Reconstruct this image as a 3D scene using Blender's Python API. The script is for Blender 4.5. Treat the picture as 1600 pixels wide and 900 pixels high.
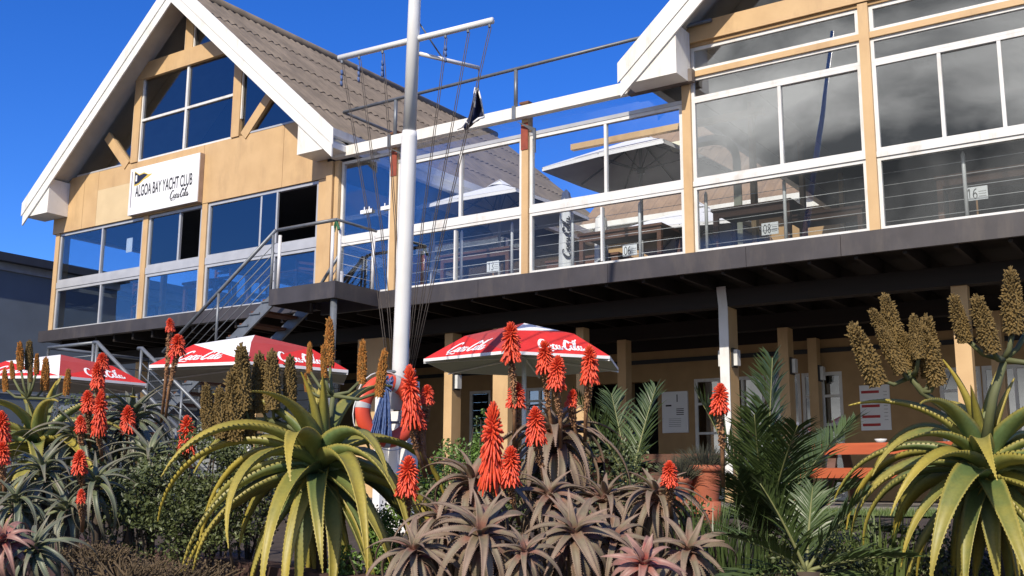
import bpy, math, random
import numpy as np
from mathutils import Vector, Matrix, noise
random.seed(7)
S = bpy.context.scene
COL = S.collection
for o in list(bpy.data.objects): bpy.data.objects.remove(o)
rad = math.radians
# ------------------------------------------------------------------ camera (origin = eye; X along facade, Y into building, Z up)
F = 1672.0; YAW = rad(33.9); PIT = rad(10.52); ROL = rad(0.33)
def _rot():
    cy, sy, cp, sp = math.cos(YAW), math.sin(YAW), math.cos(PIT), math.sin(PIT)
    f = Vector((-sy*cp, cy*cp, sp)); r = Vector((cy, sy, 0)); u = r.cross(f)
    c, s = math.cos(ROL), math.sin(ROL)
    return c*r+s*u, -s*r+c*u, f
CR, CU, CF = _rot()
cam = bpy.data.cameras.new('camera'); camo = bpy.data.objects.new('camera', cam); COL.objects.link(camo)
m = Matrix((CR, CU, -CF)).transposed().to_4x4(); camo.matrix_world = m
cam.sensor_width = 36; cam.lens = F/1600*36; cam.clip_end = 2000; cam.clip_start = .05
S.camera = camo
def ray(x, y): return CR*((x-800)/F) - CU*((y-450)/F) + CF
def onD(x, y, D): return ray(x, y)*D
def onY(x, y, Y): d = ray(x, y); return d*(Y/d.y)
def onZ(x, y, Z): d = ray(x, y); return d*(Z/d.z)
def fx(x, y, Y=13.5): return onY(x, y, Y).x
# ------------------------------------------------------------------ light
SUN_EL = rad(37); SUN_AZ = rad(12)          # azimuth from the facade normal (-Y) towards +X
sdir = Vector((math.sin(SUN_AZ)*math.cos(SUN_EL), -math.cos(SUN_AZ)*math.cos(SUN_EL), math.sin(SUN_EL)))
W = bpy.data.worlds.new('World'); S.world = W; W.use_nodes = True
nt = W.node_tree; nt.nodes.clear()
def N(t, k, **kw):
    n = t.nodes.new(k)
    for a, b in kw.items(): setattr(n, a, b)
    return n
sky = N(nt, 'ShaderNodeTexSky', sky_type='NISHITA', sun_disc=False)
sky.sun_elevation = SUN_EL; sky.sun_rotation = math.pi-SUN_AZ; sky.altitude = 300; sky.air_density = 1.0; sky.dust_density = .15; sky.ozone_density = 3.2
hs = N(nt, 'ShaderNodeHueSaturation'); hs.inputs['Saturation'].default_value = 1.15; hs.inputs['Hue'].default_value = .512
tn = N(nt, 'ShaderNodeMixRGB', blend_type='MULTIPLY'); tn.inputs[0].default_value = 1; tn.inputs[2].default_value = (.66, .88, 1.2, 1)
nt.links.new(sky.outputs[0], tn.inputs[1]); nt.links.new(tn.outputs[0], hs.inputs['Color'])
# broken cloud bank out at sea (behind the photographer), seen in the window reflections
tc = N(nt, 'ShaderNodeTexCoord')
mp = N(nt, 'ShaderNodeMapping'); mp.inputs['Scale'].default_value = (1, 1, 1.5)
ns = N(nt, 'ShaderNodeTexNoise'); ns.inputs['Scale'].default_value = 3.4; ns.inputs['Detail'].default_value = 7; ns.inputs['Roughness'].default_value = .55; ns.inputs['Distortion'].default_value = .4
nt.links.new(tc.outputs['Generated'], mp.inputs[0]); nt.links.new(mp.outputs[0], ns.inputs['Vector'])
cr = N(nt, 'ShaderNodeValToRGB'); cr.color_ramp.elements[0].position = .22; cr.color_ramp.elements[1].position = .36
nt.links.new(ns.outputs['Fac'], cr.inputs[0])
sx = N(nt, 'ShaderNodeVectorMath', operation='DOT_PRODUCT'); sx.inputs[1].default_value = (.05, -.965, .255)
nt.links.new(tc.outputs['Generated'], sx.inputs[0])
mr = N(nt, 'ShaderNodeMapRange'); mr.interpolation_type = 'SMOOTHSTEP'
mr.inputs['From Min'].default_value = .74; mr.inputs['From Max'].default_value = .88
nt.links.new(sx.outputs['Value'], mr.inputs['Value'])
mu = N(nt, 'ShaderNodeMath', operation='MULTIPLY'); nt.links.new(cr.outputs[0], mu.inputs[0]); nt.links.new(mr.outputs[0], mu.inputs[1])
cc = N(nt, 'ShaderNodeValToRGB')
cc.color_ramp.elements[0].position = .40; cc.color_ramp.elements[0].color = (1.3, 1.36, 1.45, 1)
cc.color_ramp.elements[1].position = .60; cc.color_ramp.elements[1].color = (9.5, 9.3, 9.0, 1)
nt.links.new(ns.outputs['Fac'], cc.inputs[0])
mx = N(nt, 'ShaderNodeMixRGB'); nt.links.new(mu.outputs[0], mx.inputs[0]); nt.links.new(hs.outputs[0], mx.inputs[1]); nt.links.new(cc.outputs[0], mx.inputs[2])
bg = N(nt, 'ShaderNodeBackground'); bg.inputs['Strength'].default_value = .14
nt.links.new(mx.outputs[0], bg.inputs[0])
nt.links.new(bg.outputs[0], N(nt, 'ShaderNodeOutputWorld').inputs[0])
sl = bpy.data.lights.new('sun', 'SUN'); sl.energy = 4.8; sl.angle = rad(.55); sl.color = (1, .905, .77)
so = bpy.data.objects.new('sun', sl); COL.objects.link(so); so.rotation_euler = sdir.to_track_quat('Z', 'Y').to_euler(); so.location = sdir*60
S.view_settings.view_transform = 'Standard'; S.view_settings.look = 'None'; S.view_settings.exposure = 0.12; S.view_settings.gamma = 1
S.cycles.transparent_max_bounces = 24; S.cycles.max_bounces = 8
# ------------------------------------------------------------------ materials
MATS = {}
def mat(name, col, col2=None, rough=.6, scale=6., bump=0., metal=0., stretch=(1, 1, 1), detail=6, spec=.5, dirt=None):
    if name in MATS: return MATS[name]
    M = bpy.data.materials.new(name); M.use_nodes = True; t = M.node_tree; p = t.nodes['Principled BSDF']
    p.inputs['Roughness'].default_value = rough; p.inputs['Metallic'].default_value = metal; p.inputs['Specular IOR Level'].default_value = spec
    if col2 is None: col2 = tuple(c*.82 for c in col)
    g = N(t, 'ShaderNodeTexCoord'); mpp = N(t, 'ShaderNodeMapping'); mpp.inputs['Scale'].default_value = stretch
    nz = N(t, 'ShaderNodeTexNoise'); nz.inputs['Scale'].default_value = scale; nz.inputs['Detail'].default_value = detail
    t.links.new(g.outputs['Object'], mpp.inputs[0]); t.links.new(mpp.outputs[0], nz.inputs['Vector'])
    r = N(t, 'ShaderNodeValToRGB'); r.color_ramp.elements[0].position = .35; r.color_ramp.elements[1].position = .68
    r.color_ramp.elements[0].color = (*col, 1); r.color_ramp.elements[1].color = (*col2, 1)
    t.links.new(nz.outputs['Fac'], r.inputs[0]); out = r.outputs[0]
    if dirt:
        n2 = N(t, 'ShaderNodeTexNoise'); n2.inputs['Scale'].default_value = dirt[1]; n2.inputs['Detail'].default_value = 8; n2.inputs['Roughness'].default_value = .7
        m2 = N(t, 'ShaderNodeMapping'); m2.inputs['Scale'].default_value = dirt[2] if len(dirt) > 2 else (1, 1, .25)
        t.links.new(g.outputs['Object'], m2.inputs[0]); t.links.new(m2.outputs[0], n2.inputs['Vector'])
        r2 = N(t, 'ShaderNodeValToRGB'); r2.color_ramp.elements[0].position = .52; r2.color_ramp.elements[1].position = .75
        t.links.new(n2.outputs['Fac'], r2.inputs[0])
        mm = N(t, 'ShaderNodeMixRGB'); mm.inputs[2].default_value = (*dirt[0], 1)
        sc = N(t, 'ShaderNodeMath', operation='MULTIPLY'); sc.inputs[1].default_value = .6
        t.links.new(r2.outputs[0], sc.inputs[0]); t.links.new(sc.outputs[0], mm.inputs[0]); t.links.new(out, mm.inputs[1]); out = mm.outputs[0]
    t.links.new(out, p.inputs['Base Color'])
    if bump:
        b = N(t, 'ShaderNodeBump'); b.inputs['Strength'].default_value = bump; b.inputs['Distance'].default_value = .02
        t.links.new(nz.outputs['Fac'], b.inputs['Height']); t.links.new(b.outputs[0], p.inputs['Normal'])
    MATS[name] = M; return M
def glass(name, tint, base, gain):
    M = bpy.data.materials.new(name); M.use_nodes = True; t = M.node_tree; t.nodes.clear()
    tr = N(t, 'ShaderNodeBsdfTransparent'); tr.inputs[0].default_value = (*tint, 1)
    gl = N(t, 'ShaderNodeBsdfGlossy'); gl.inputs['Roughness'].default_value = .0
    # rolled panes are never quite flat
    tcx = N(t, 'ShaderNodeTexCoord'); nz = N(t, 'ShaderNodeTexNoise'); nz.inputs['Scale'].default_value = .8; nz.inputs['Detail'].default_value = 1
    t.links.new(tcx.outputs['Object'], nz.inputs['Vector']); bp = N(t, 'ShaderNodeBump'); bp.inputs['Strength'].default_value = .12; bp.inputs['Distance'].default_value = .03
    t.links.new(nz.outputs['Fac'], bp.inputs['Height']); t.links.new(bp.outputs[0], gl.inputs['Normal'])
    fr = N(t, 'ShaderNodeFresnel'); fr.inputs[0].default_value = 1.52
    ma = N(t, 'ShaderNodeMath', operation='MULTIPLY_ADD'); ma.inputs[1].default_value = gain; ma.inputs[2].default_value = base; ma.use_clamp = True
    t.links.new(fr.outputs[0], ma.inputs[0])
    ms = N(t, 'ShaderNodeMixShader'); t.links.new(ma.outputs[0], ms.inputs[0]); t.links.new(tr.outputs[0], ms.inputs[1]); t.links.new(gl.outputs[0], ms.inputs[2])
    t.links.new(ms.outputs[0], N(t, 'ShaderNodeOutputMaterial').inputs[0]); MATS[name] = M; return M
G_L = glass('glass_tinted', (.70, .78, .86), .16, .9)
G_LL = glass('glass_left', (.85, .90, .94), .02, .36)
G_S = glass('glass_side', (.55, .62, .70), .04, .7)
G_M = glass('glass_screen', (.93, .955, .975), .012, .6)
G_R = glass('glass_right', (.80, .84, .87), .27, .95)
G_RL = glass('glass_right_lower', (.92, .945, .96), .07, .8)
G_D = glass('glass_door', (.55, .58, .58), .28, 1.0)
cream = mat('cream_paint', (.59, .40, .205), (.53, .35, .175), .55, 3., .03, dirt=((.36, .23, .12), 2.5))
cream_pale = mat('pale_cream_paint', (.64, .50, .30), (.59, .455, .27), .6, 3., .03)
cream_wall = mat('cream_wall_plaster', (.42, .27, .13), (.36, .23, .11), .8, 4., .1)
white = mat('white_paint', (.82, .81, .77), (.76, .75, .70), .45, 2.2, .02, dirt=((.42, .37, .29), 3.5))
soffit = mat('soffit_board', (.56, .53, .48), (.48, .45, .40), .7, 3., .03)
alu = mat('white_aluminium', (.74, .74, .73), (.66, .66, .65), .35, 4., 0, dirt=((.45, .40, .32), 5.))
alu_grey = mat('grey_aluminium', (.50, .51, .53), (.43, .44, .46), .35, 4., 0, .2)
fascia_m = mat('dark_fascia_paint', (.055, .050, .056), (.040, .036, .040), .5, 3., .05, dirt=((.10, .085, .075), 4.))
timber_dark = mat('dark_timber', (.016, .010, .008), (.010, .007, .006), .7, 5., .15, stretch=(.3, 3, 3))
roof_m = mat('fibre_cement', (.215, .175, .135), (.14, .115, .09), .9, 2.2, .2, dirt=((.10, .085, .07), 3.5, (1, 1, 1)))
roof_tan = mat('fibre_cement_tan', (.34, .235, .16), (.25, .175, .125), .9, 1.8, .2, dirt=((.15, .11, .09), 3., (1, 1, 1)))
steel = mat('galvanised_steel', (.19, .21, .235), (.14, .155, .175), .45, 8., .03, .35)
steel_dark = mat('grey_steel_paint', (.15, .165, .185), (.11, .12, .135), .45, 8., .03, .2)
stainless = mat('stainless_steel', (.78, .78, .78), (.70, .70, .70), .35, 8., 0, .15)
rust = mat('red_oxide', (.30, .06, .03), (.22, .045, .025), .7, 12., .1)
pole_white = mat('mast_paint', (.82, .82, .81), (.74, .74, .72), .35, 3., .0)
red_f = mat('red_fabric', (.62, .022, .020), (.55, .018, .016), .75, 5., .05)
red_shade = mat('shaded_red_fabric', (.40, .045, .045), (.36, .035, .036), .8, 5., .05)  # same red cloth, colour darkened for upper panels that catch less sun
white_f = mat('white_fabric', (.80, .80, .80), (.74, .74, .75), .8, 4., .05)
lining_m = mat('grey_lining', (.46, .47, .42), (.40, .41, .37), .85, 4.)
white_logo = mat('white_print', (.86, .86, .86), (.84, .84, .84), .7)
black_print = mat('black_print', (.02, .02, .025), None, .6)
navy = mat('navy_cloth', (.012, .018, .06), (.008, .012, .045), .8, 6.)
sign_white = mat('sign_face', (.84, .85, .87), (.80, .81, .83), .3, 2.)
yellow_p = mat('yellow_print', (.70, .52, .10), None, .5)
ring_m = mat('ring_orange', (.72, .085, .035), (.62, .07, .03), .45, 5., .02)
tape = mat('reflective_tape', (.50, .50, .49), None, .35)
rope_blue = mat('blue_rope', (.06, .11, .27), (.12, .17, .33), .9, 40., .5)
rope_dark = mat('dark_rope', (.10, .085, .075), (.06, .05, .045), .9, 30.)
wood_orange = mat('stained_wood', (.46, .10, .030), (.36, .07, .02), .5, 4., .1, stretch=(.4, 4, 4))
wood_brown = mat('brown_wood', (.13, .058, .034), (.09, .04, .024), .55, 4., .1, stretch=(.5, 3, 3))
wood_mid = mat('pine_wood', (.40, .23, .10), (.32, .18, .08), .6, 4., .1)
dark_int = mat('dark_interior', (.035, .036, .042), (.026, .027, .032), .8, 3.)
carpet = mat('dark_carpet', (.05, .045, .045), None, .95, 20.)
black_m = mat('black_plastic', (.02, .02, .022), None, .5)
lamp_w = mat('opal_glass', (.70, .71, .70), None, .3)
terracotta = mat('terracotta', (.42, .125, .06), (.36, .10, .05), .75, 5., .06)
paving = mat('paving', (.22, .20, .18), (.17, .15, .135), .85, 2.5, .1)
grass_soil = mat('lawn_soil', (.06, .085, .03), (.09, .08, .04), .95, 6., .3)
soil = mat('garden_soil', (.060, .042, .030), (.035, .025, .018), .95, 7., .6)
asphalt = mat('asphalt', (.055, .055, .057), (.045, .045, .047), .9, 30., .2)
sleeper = mat('railway_sleeper', (.075, .036, .027), (.050, .025, .02), .8, 3., .35, stretch=(.3, 4, 4))
nbr_wall = mat('blue_grey_plaster', (.150, .185, .225), (.130, .160, .195), .85, 1.2, .08)
nbr_roof = mat('slate_trim', (.035, .042, .06), None, .6)
nbr_trim = mat('pale_trim', (.36, .37, .39), None, .6)
seed_m = mat('dry_seed_head', (.215, .138, .042), (.10, .072, .024), .85, 24., .2)
seed_o = mat('fading_orange_head', (.47, .18, .03), (.20, .115, .03), .85, 9., .2)
torch_m = mat('red_aloe_flower', (.76, .098, .036), (.62, .050, .022), .5, 14.)
stem_br = mat('dry_flower_stem', (.34, .175, .085), (.20, .105, .052), .85, 30., .3)
stem_gr = mat('green_flower_stem', (.12, .135, .05), (.09, .095, .045), .7, 9.)
stem_dk = mat('dark_stem', (.07, .05, .035), None, .85, 12., .3)
leaf_small = mat('shrub_leaf', (.105, .130, .038), (.045, .058, .020), .5, 5.)
leaf_fresh = mat('fresh_leaf', (.13, .22, .045), (.085, .15, .03), .45, 5.)
leaf_dry = mat('dry_stalks', (.135, .092, .048), (.075, .055, .032), .9, 5.)
palm_m = mat('palm_leaf', (.065, .098, .028), (.036, .056, .018), .42, 3.)
grass_m = mat('grass_blade', (.075, .13, .028), (.12, .15, .04), .6, 3.)
heath_m = mat('grey_heath', (.085, .085, .05), (.05, .05, .03), .9, 6.)
def leafmat(name, base, tip, edge, centre, k=1.0, rough=.42):
    M = bpy.data.materials.new(name); M.use_nodes = True; t = M.node_tree; p = t.nodes['Principled BSDF']
    p.inputs['Roughness'].default_value = rough
    uv = N(t, 'ShaderNodeUVMap'); sp = N(t, 'ShaderNodeSeparateXYZ'); t.links.new(uv.outputs[0], sp.inputs[0])
    nz = N(t, 'ShaderNodeTexNoise'); nz.inputs['Scale'].default_value = 7; nz.inputs['Detail'].default_value = 5
    oi = N(t, 'ShaderNodeObjectInfo'); tcx = N(t, 'ShaderNodeTexCoord')
    av = N(t, 'ShaderNodeVectorMath', operation='ADD'); t.links.new(tcx.outputs['Object'], av.inputs[0])
    cb = N(t, 'ShaderNodeCombineXYZ'); m9 = N(t, 'ShaderNodeMath', operation='MULTIPLY'); m9.inputs[1].default_value = 37
    t.links.new(oi.outputs['Random'], m9.inputs[0]); t.links.new(m9.outputs[0], cb.inputs[0]); t.links.new(cb.outputs[0], av.inputs[1]); t.links.new(av.outputs[0], nz.inputs['Vector'])
    # along the leaf, jittered by noise and by leaf
    a1 = N(t, 'ShaderNodeMath', operation='MULTIPLY_ADD'); a1.inputs[1].default_value = .7; t.links.new(nz.outputs['Fac'], a1.inputs[0]); t.links.new(sp.outputs[0], a1.inputs[2])
    a2 = N(t, 'ShaderNodeMath', operation='MULTIPLY_ADD'); a2.inputs[1].default_value = .55*k; t.links.new(oi.outputs['Random'], a2.inputs[0]); t.links.new(a1.outputs[0], a2.inputs[2])
    a3 = N(t, 'ShaderNodeMath', operation='SUBTRACT'); a3.inputs[1].default_value = .55; t.links.new(a2.outputs[0], a3.inputs[0])
    r = N(t, 'ShaderNodeValToRGB'); e = r.color_ramp.elements
    e[0].position = .0; e[0].color = (*centre, 1); e[1].position = .22; e[1].color = (*base, 1)
    q = e.new(.55); q.color = (*[ (a+b)/2 for a, b in zip(base, tip)], 1); q = e.new(.95); q.color = (*tip, 1)
    t.links.new(a3.outputs[0], r.inputs[0])
    # margins
    s1 = N(t, 'ShaderNodeMath', operation='SUBTRACT'); s1.inputs[1].default_value = .5; t.links.new(sp.outputs[1], s1.inputs[0])
    s2 = N(t, 'ShaderNodeMath', operation='ABSOLUTE'); t.links.new(s1.outputs[0], s2.inputs[0])
    s3 = N(t, 'ShaderNodeMapRange'); s3.inputs['From Min'].default_value = .38; s3.inputs['From Max'].default_value = .5; s3.inputs['To Max'].default_value = .75
    t.links.new(s2.outputs[0], s3.inputs['Value'])
    mm = N(t, 'ShaderNodeMixRGB'); mm.inputs[2].default_value = (*edge, 1); t.links.new(s3.outputs[0], mm.inputs[0]); t.links.new(r.outputs[0], mm.inputs[1])
    # speckle
    n3 = N(t, 'ShaderNodeTexNoise'); n3.inputs['Scale'].default_value = 60; n3.inputs['Detail'].default_value = 3; t.links.new(av.outputs[0], n3.inputs['Vector'])
    m3 = N(t, 'ShaderNodeMapRange'); m3.inputs['To Min'].default_value = .72; m3.inputs['To Max'].default_value = 1.22; t.links.new(n3.outputs['Fac'], m3.inputs['Value'])
    m4 = N(t, 'ShaderNodeVectorMath', operation='SCALE'); t.links.new(mm.outputs[0], m4.inputs[0]); t.links.new(m3.outputs[0], m4.inputs['Scale'])
    t.links.new(m4.outputs[0], p.inputs['Base Color']); MATS[name] = M; return M
lm_big = leafmat('big_aloe_leaf', (.110, .148, .046), (.36, .285, .045), (.42, .34, .075), (.10, .155, .055), 1.0, .5)
lm_small = leafmat('brown_aloe_leaf', (.165, .135, .085), (.25, .165, .120), (.29, .19, .145), (.22, .105, .075), .5, .62)
lm_pink = leafmat('pink_aloe_leaf', (.27, .13, .105), (.33, .20, .155), (.33, .20, .16), (.34, .09, .075), .5, .5)
lm_green = leafmat('grey_green_aloe_leaf', (.105, .130, .082), (.19, .165, .115), (.24, .21, .15), (.15, .17, .08), .5, .48)
# ------------------------------------------------------------------ mesh helpers
class MB:
    def __init__(s): s.v = []; s.f = []; s.uv = None
    def quad(s, a, b, c, d): n = len(s.v); s.v += [tuple(a), tuple(b), tuple(c), tuple(d)]; s.f.append((n, n+1, n+2, n+3)); return s
    def poly(s, pts): n = len(s.v); s.v += [tuple(p) for p in pts]; s.f.append(tuple(range(n, n+len(pts)))); return s
    def box(s, x0, x1, y0, y1, z0, z1):
        if x0 > x1: x0, x1 = x1, x0
        if y0 > y1: y0, y1 = y1, y0
        if z0 > z1: z0, z1 = z1, z0
        n = len(s.v)
        s.v += [(x0, y0, z0), (x1, y0, z0), (x1, y1, z0), (x0, y1, z0), (x0, y0, z1), (x1, y0, z1), (x1, y1, z1), (x0, y1, z1)]
        s.f += [tuple(n+i for i in q) for q in ((0, 3, 2, 1), (4, 5, 6, 7), (0, 1, 5, 4), (1, 2, 6, 5), (2, 3, 7, 6), (3, 0, 4, 7))]; return s
    def prism(s, pts, d):
        """polygon pts (3D, planar) extruded by vector d"""
        n = len(s.v); k = len(pts); d = Vector(d)
        s.v += [tuple(Vector(p)) for p in pts] + [tuple(Vector(p)+d) for p in pts]
        s.f.append(tuple(range(n+k-1, n-1, -1))); s.f.append(tuple(range(n+k, n+2*k)))
        for i in range(k):
            j = (i+1) % k; s.f.append((n+i, n+j, n+k+j, n+k+i))
        return s
    def beam(s, a, b, w, h, up=(0, 0, 1)):
        a = Vector(a); b = Vector(b); t = (b-a).normalized(); up = Vector(up)
        sd = t.cross(up).normalized(); u = sd.cross(t).normalized(); sd *= w/2; u *= h/2
        s.prism([a-sd-u, a+sd-u, a+sd+u, a-sd+u], b-a); return s
    def tube(s, pts, r, k=8, cap=True):
        pts = [Vector(p) for p in pts]; n0 = len(s.v); M = len(pts)
        rr = r if isinstance(r, (list, tuple)) else [r]*M
        ref = None
        for i, p in enumerate(pts):
            t = (pts[min(i+1, M-1)]-pts[max(i-1, 0)])
            t = t.normalized() if t.length > 1e-9 else Vector((0, 0, 1))
            if ref is None: ref = t.cross(Vector((.31, .87, .38))).normalized()
            ref = (ref - t*ref.dot(t)).normalized(); b = t.cross(ref)
            for j in range(k):
                a = 2*math.pi*j/k; s.v.append(tuple(p+(ref*math.cos(a)+b*math.sin(a))*rr[i]))
        for i in range(M-1):
            for j in range(k):
                q = (j+1) % k; s.f.append((n0+i*k+j, n0+i*k+q, n0+(i+1)*k+q, n0+(i+1)*k+j))
        if cap:
            s.f.append(tuple(n0+j for j in range(k-1, -1, -1))); s.f.append(tuple(n0+(M-1)*k+j for j in range(k)))
        return s
    def build(s, name, material, parent=None, smooth=False, loc=None):
        me = bpy.data.meshes.new(name); 
        if loc is None and parent is not None: loc = Vector((0, 0, 0)); off = wloc(parent)
        else: off = Vector(loc) if loc is not None else Vector((0, 0, 0))
        if parent is None and loc is None and s.v:     # origin at base centre
            a = np.array(s.v); off = Vector(((a[:, 0].min()+a[:, 0].max())/2, (a[:, 1].min()+a[:, 1].max())/2, a[:, 2].min()))
        me.from_pydata([(x-off.x, y-off.y, z-off.z) for x, y, z in s.v], [], s.f)
        if s.uv:
            l = me.uv_layers.new(name='UVMap')
            for lo in me.loops: l.data[lo.index].uv = s.uv[lo.vertex_index]
        me.validate()
        if smooth: me.polygons.foreach_set('use_smooth', [True]*len(me.polygons))
        if material: me.materials.append(material)
        o = bpy.data.objects.new(name, me); COL.objects.link(o)
        if parent is None: o.location = off
        else: o.parent = parent
        WL[o.name] = off.copy(); return o
WL = {}
def wloc(o): return WL.get(o.name, Vector((0, 0, 0)))
def thing(name, label, cat, loc, group=None):
    o = bpy.data.objects.new(name, None); COL.objects.link(o); o.location = loc; o.empty_display_size = .2
    o['label'] = label; o['category'] = cat
    if group: o['group'] = group
    WL[o.name] = Vector(loc); return o
def tag(o, label, cat, group=None):
    o['label'] = label; o['category'] = cat
    if group: o['group'] = group
    return o
def kind(o, k): o['kind'] = k; return o
def sub(o, parent):    # child part shares parent's frame
    return o
# text and lettering ---------------------------------------------------------
def text_mesh(txt, size=1., bold=0.):
    cu = bpy.data.curves.new('lettering', 'FONT'); cu.body = txt; cu.size = size; cu.offset = bold; cu.align_x = 'LEFT'
    ob = bpy.data.objects.new('lettering', cu); COL.objects.link(ob)
    dg = bpy.context.evaluated_depsgraph_get(); me = bpy.data.meshes.new_from_object(ob.evaluated_get(dg))
    vs = [tuple(v.co) for v in me.vertices]; fs = [tuple(p.vertices) for p in me.polygons]
    bpy.data.objects.remove(ob); bpy.data.curves.remove(cu); bpy.data.meshes.remove(me)
    a = np.array(vs); mn = a.min(0); mxx = a.max(0)
    return [((x-mn[0])/(mxx[0]-mn[0]), (y-mn[1])/(mxx[1]-mn[1])) for x, y, z in vs], fs
def put2d(verts, faces, o, ex, ey, name, material, parent):
    b = MB(); b.v = [tuple(Vector(o)+Vector(ex)*u+Vector(ey)*v) for u, v in verts]; b.f = faces
    return b.build(name, material, parent)
def spline(P, n=7):
    P = [Vector((*p, 0)) for p in P]; out = []
    for i in range(len(P)-1):
        p0, p1, p2, p3 = P[max(i-1, 0)], P[i], P[i+1], P[min(i+2, len(P)-1)]
        for k in range(n):
            t = k/n; out.append(.5*((2*p1)+(p2-p0)*t+(2*p0-5*p1+4*p2-p3)*t*t+(3*p1-p0-3*p2+p3)*t**3))
    out.append(P[-1]); return out
def script_logo():
    """flowing script 'Coca-Cola' as pen strokes in a unit box"""
    def ell(cx, cy, rx, ry, a0=60, a1=440): return [(cx+rx*math.cos(rad(a)), cy+ry*math.sin(rad(a))) for a in range(a0, a1+1, 38)]
    st = [
     ([(.78, .80), (.70, 1.0), (.42, .92), (.18, .55), (.14, .18), (.34, .02), (.62, .14), (.80, .34)], 1.25),
     ([(.30, -.02), (.40, -.16), (.72, -.12), (1.02, -.16), (1.20, -.08)], .9),
     (ell(.98, .28, .15, .22), 1.0),
     ([(1.50, .42), (1.40, .52), (1.25, .36), (1.24, .12), (1.36, .03), (1.54, .16)], 1.0),
     (ell(1.70, .26, .14, .22), 1.0), ([(1.88, .50), (1.83, .26), (1.84, .06), (1.96, .08), (2.04, .2)], 1.0),
     ([(2.02, .30), (2.18, .34)], .9),
     ([(2.78, .70), (2.74, .92), (2.52, .84), (2.32, .50), (2.30, .16), (2.46, .02), (2.66, .12), (2.80, .30)], 1.25),
     ([(2.40, .80), (2.62, 1.05), (2.92, .86), (3.2, .82), (3.5, 1.08), (3.62, 1.18)], .9),
     (ell(2.95, .28, .14, .22), 1.0),
     ([(3.14, .20), (3.30, .62), (3.38, .98), (3.26, .96), (3.18, .50), (3.20, .10), (3.32, .06), (3.42, .18)], .95),
     (ell(3.58, .26, .14, .22), 1.0), ([(3.76, .50), (3.71, .26), (3.72, .06), (3.84, .08), (3.98, .26)], 1.0)]
    V, Fc = [], []
    for pts, wgt in st:
        c = spline(pts); n = len(V); m_ = len(c)
        for i, p in enumerate(c):
            t = (c[min(i+1, m_-1)]-c[max(i-1, 0)]).normalized(); nn = Vector((-t.y, t.x, 0))
            w = (.032+.055*abs(t.y+.25*t.x))*wgt
            e = min(1, .35+3*min(i, m_-1-i)/m_); w *= e
            for sg in (-1, 1):
                q = p+nn*w*sg; V.append(((q.x+.12*q.y)/4.05, (q.y+.2)/1.38))
        for i in range(m_-1): Fc.append((n+2*i, n+2*i+1, n+2*i+3, n+2*i+2))
    return V, Fc
LOGO = script_logo()
DIG = {'0': [(.5, 1), (.15, .8), (.1, .5), (.15, .2), (.5, 0), (.85, .2), (.9, .5), (.85, .8), (.5, 1)], '1': [(.25, .78), (.55, 1), (.55, .5), (.55, 0)],
       '3': [(.12, .92), (.6, 1), (.85, .76), (.45, .53), (.88, .28), (.6, .0), (.1, .08)], '6': [(.8, .98), (.35, .8), (.12, .35), (.35, .02), (.75, .06), (.85, .35), (.5, .55), (.16, .35)],
       '8': [(.5, .53), (.18, .75), (.5, 1), (.82, .75), (.5, .53), (.12, .25), (.5, 0), (.88, .25), (.5, .53)]}
def digits(txt):
    V, Fc = [], []
    for q, ch in enumerate(txt):
        c = spline(DIG[ch], 5); n = len(V); m_ = len(c)
        for i, p in enumerate(c):
            t = (c[min(i+1, m_-1)]-c[max(i-1, 0)]).normalized(); nn = Vector((-t.y, t.x, 0))*.085
            for sg in (-1, 1): V.append((q*.52+(p.x+nn.x*sg)*.46, p.y+nn.y*sg*.7))
        for i in range(m_-1): Fc.append((n+2*i, n+2*i+1, n+2*i+3, n+2*i+2))
    return V, Fc
# ================================================================== SETTING
YF = 13.5                 # facade plane
ZD = 3.22                 # upper floor level
ZT = -0.20                # terrace level
def sheet(name, pts, z, material, k='structure'):
    return kind(MB().poly([(x, y, z) for x, y in pts]).build(name, material), k)
sheet('street', [(-300, -300), (300, -300), (300, 400), (-300, 400)], -1.62, asphalt)
# terrace: paving stones near the house, plain slab under
sheet('terrace', [(-40, 12.4), (30, 12.4), (30, 60), (-40, 60)], ZT-.012, paving)
slab_root = kind(MB().box(-40, 30, 12.2, 12.4, -1.6, ZT+.001).build('terrace_edge', paving), 'structure')
for i in range(12):
    for j in range(3):
        x = -8.0+i*.62; y = 12.46+j*.62
        b = MB().box(x+.008, x+.612, y+.008, y+.612, ZT-.05, ZT+random.uniform(0, .006)).build('paving_stone', paving, slab_root)
def gz(x, y):
    """ground height between the sleeper wall and the terrace"""
    d = wall_d(x, y); t = max(0, min(1, d/5.0)); t = t*t*(3-2*t)
    return -.66+.40*t+.03*noise.noise(Vector((x*1.3, y*1.3, 0)))
WA = Vector((-24.0, 11.5, 0)); WB = Vector((10, -.15, 0)); WT = (WB-WA).normalized(); WN = Vector((-WT.y, WT.x, 0))
def wall_d(x, y): return (Vector((x, y, 0))-WA).dot(WN)
b = MB(); nx, ny = 90, 26
for i in range(nx+1):
    for j in range(ny+1):
        p = WA.lerp(WB, i/nx); yy = 12.19; dmax = (yy-p.y)/WN.y
        q = p+WN*(.16+(dmax-.16)*j/ny) if dmax > .3 else p+WN*(.16+.1*j/ny)
        b.v.append((q.x, min(q.y, yy), gz(q.x, q.y)))
for i in range(nx):
    for j in range(ny):
        a = i*(ny+1)+j; b.f.append((a, a+ny+1, a+ny+2, a+1))
kind(b.build('garden_bed', soil, smooth=True), 'structure')
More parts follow.
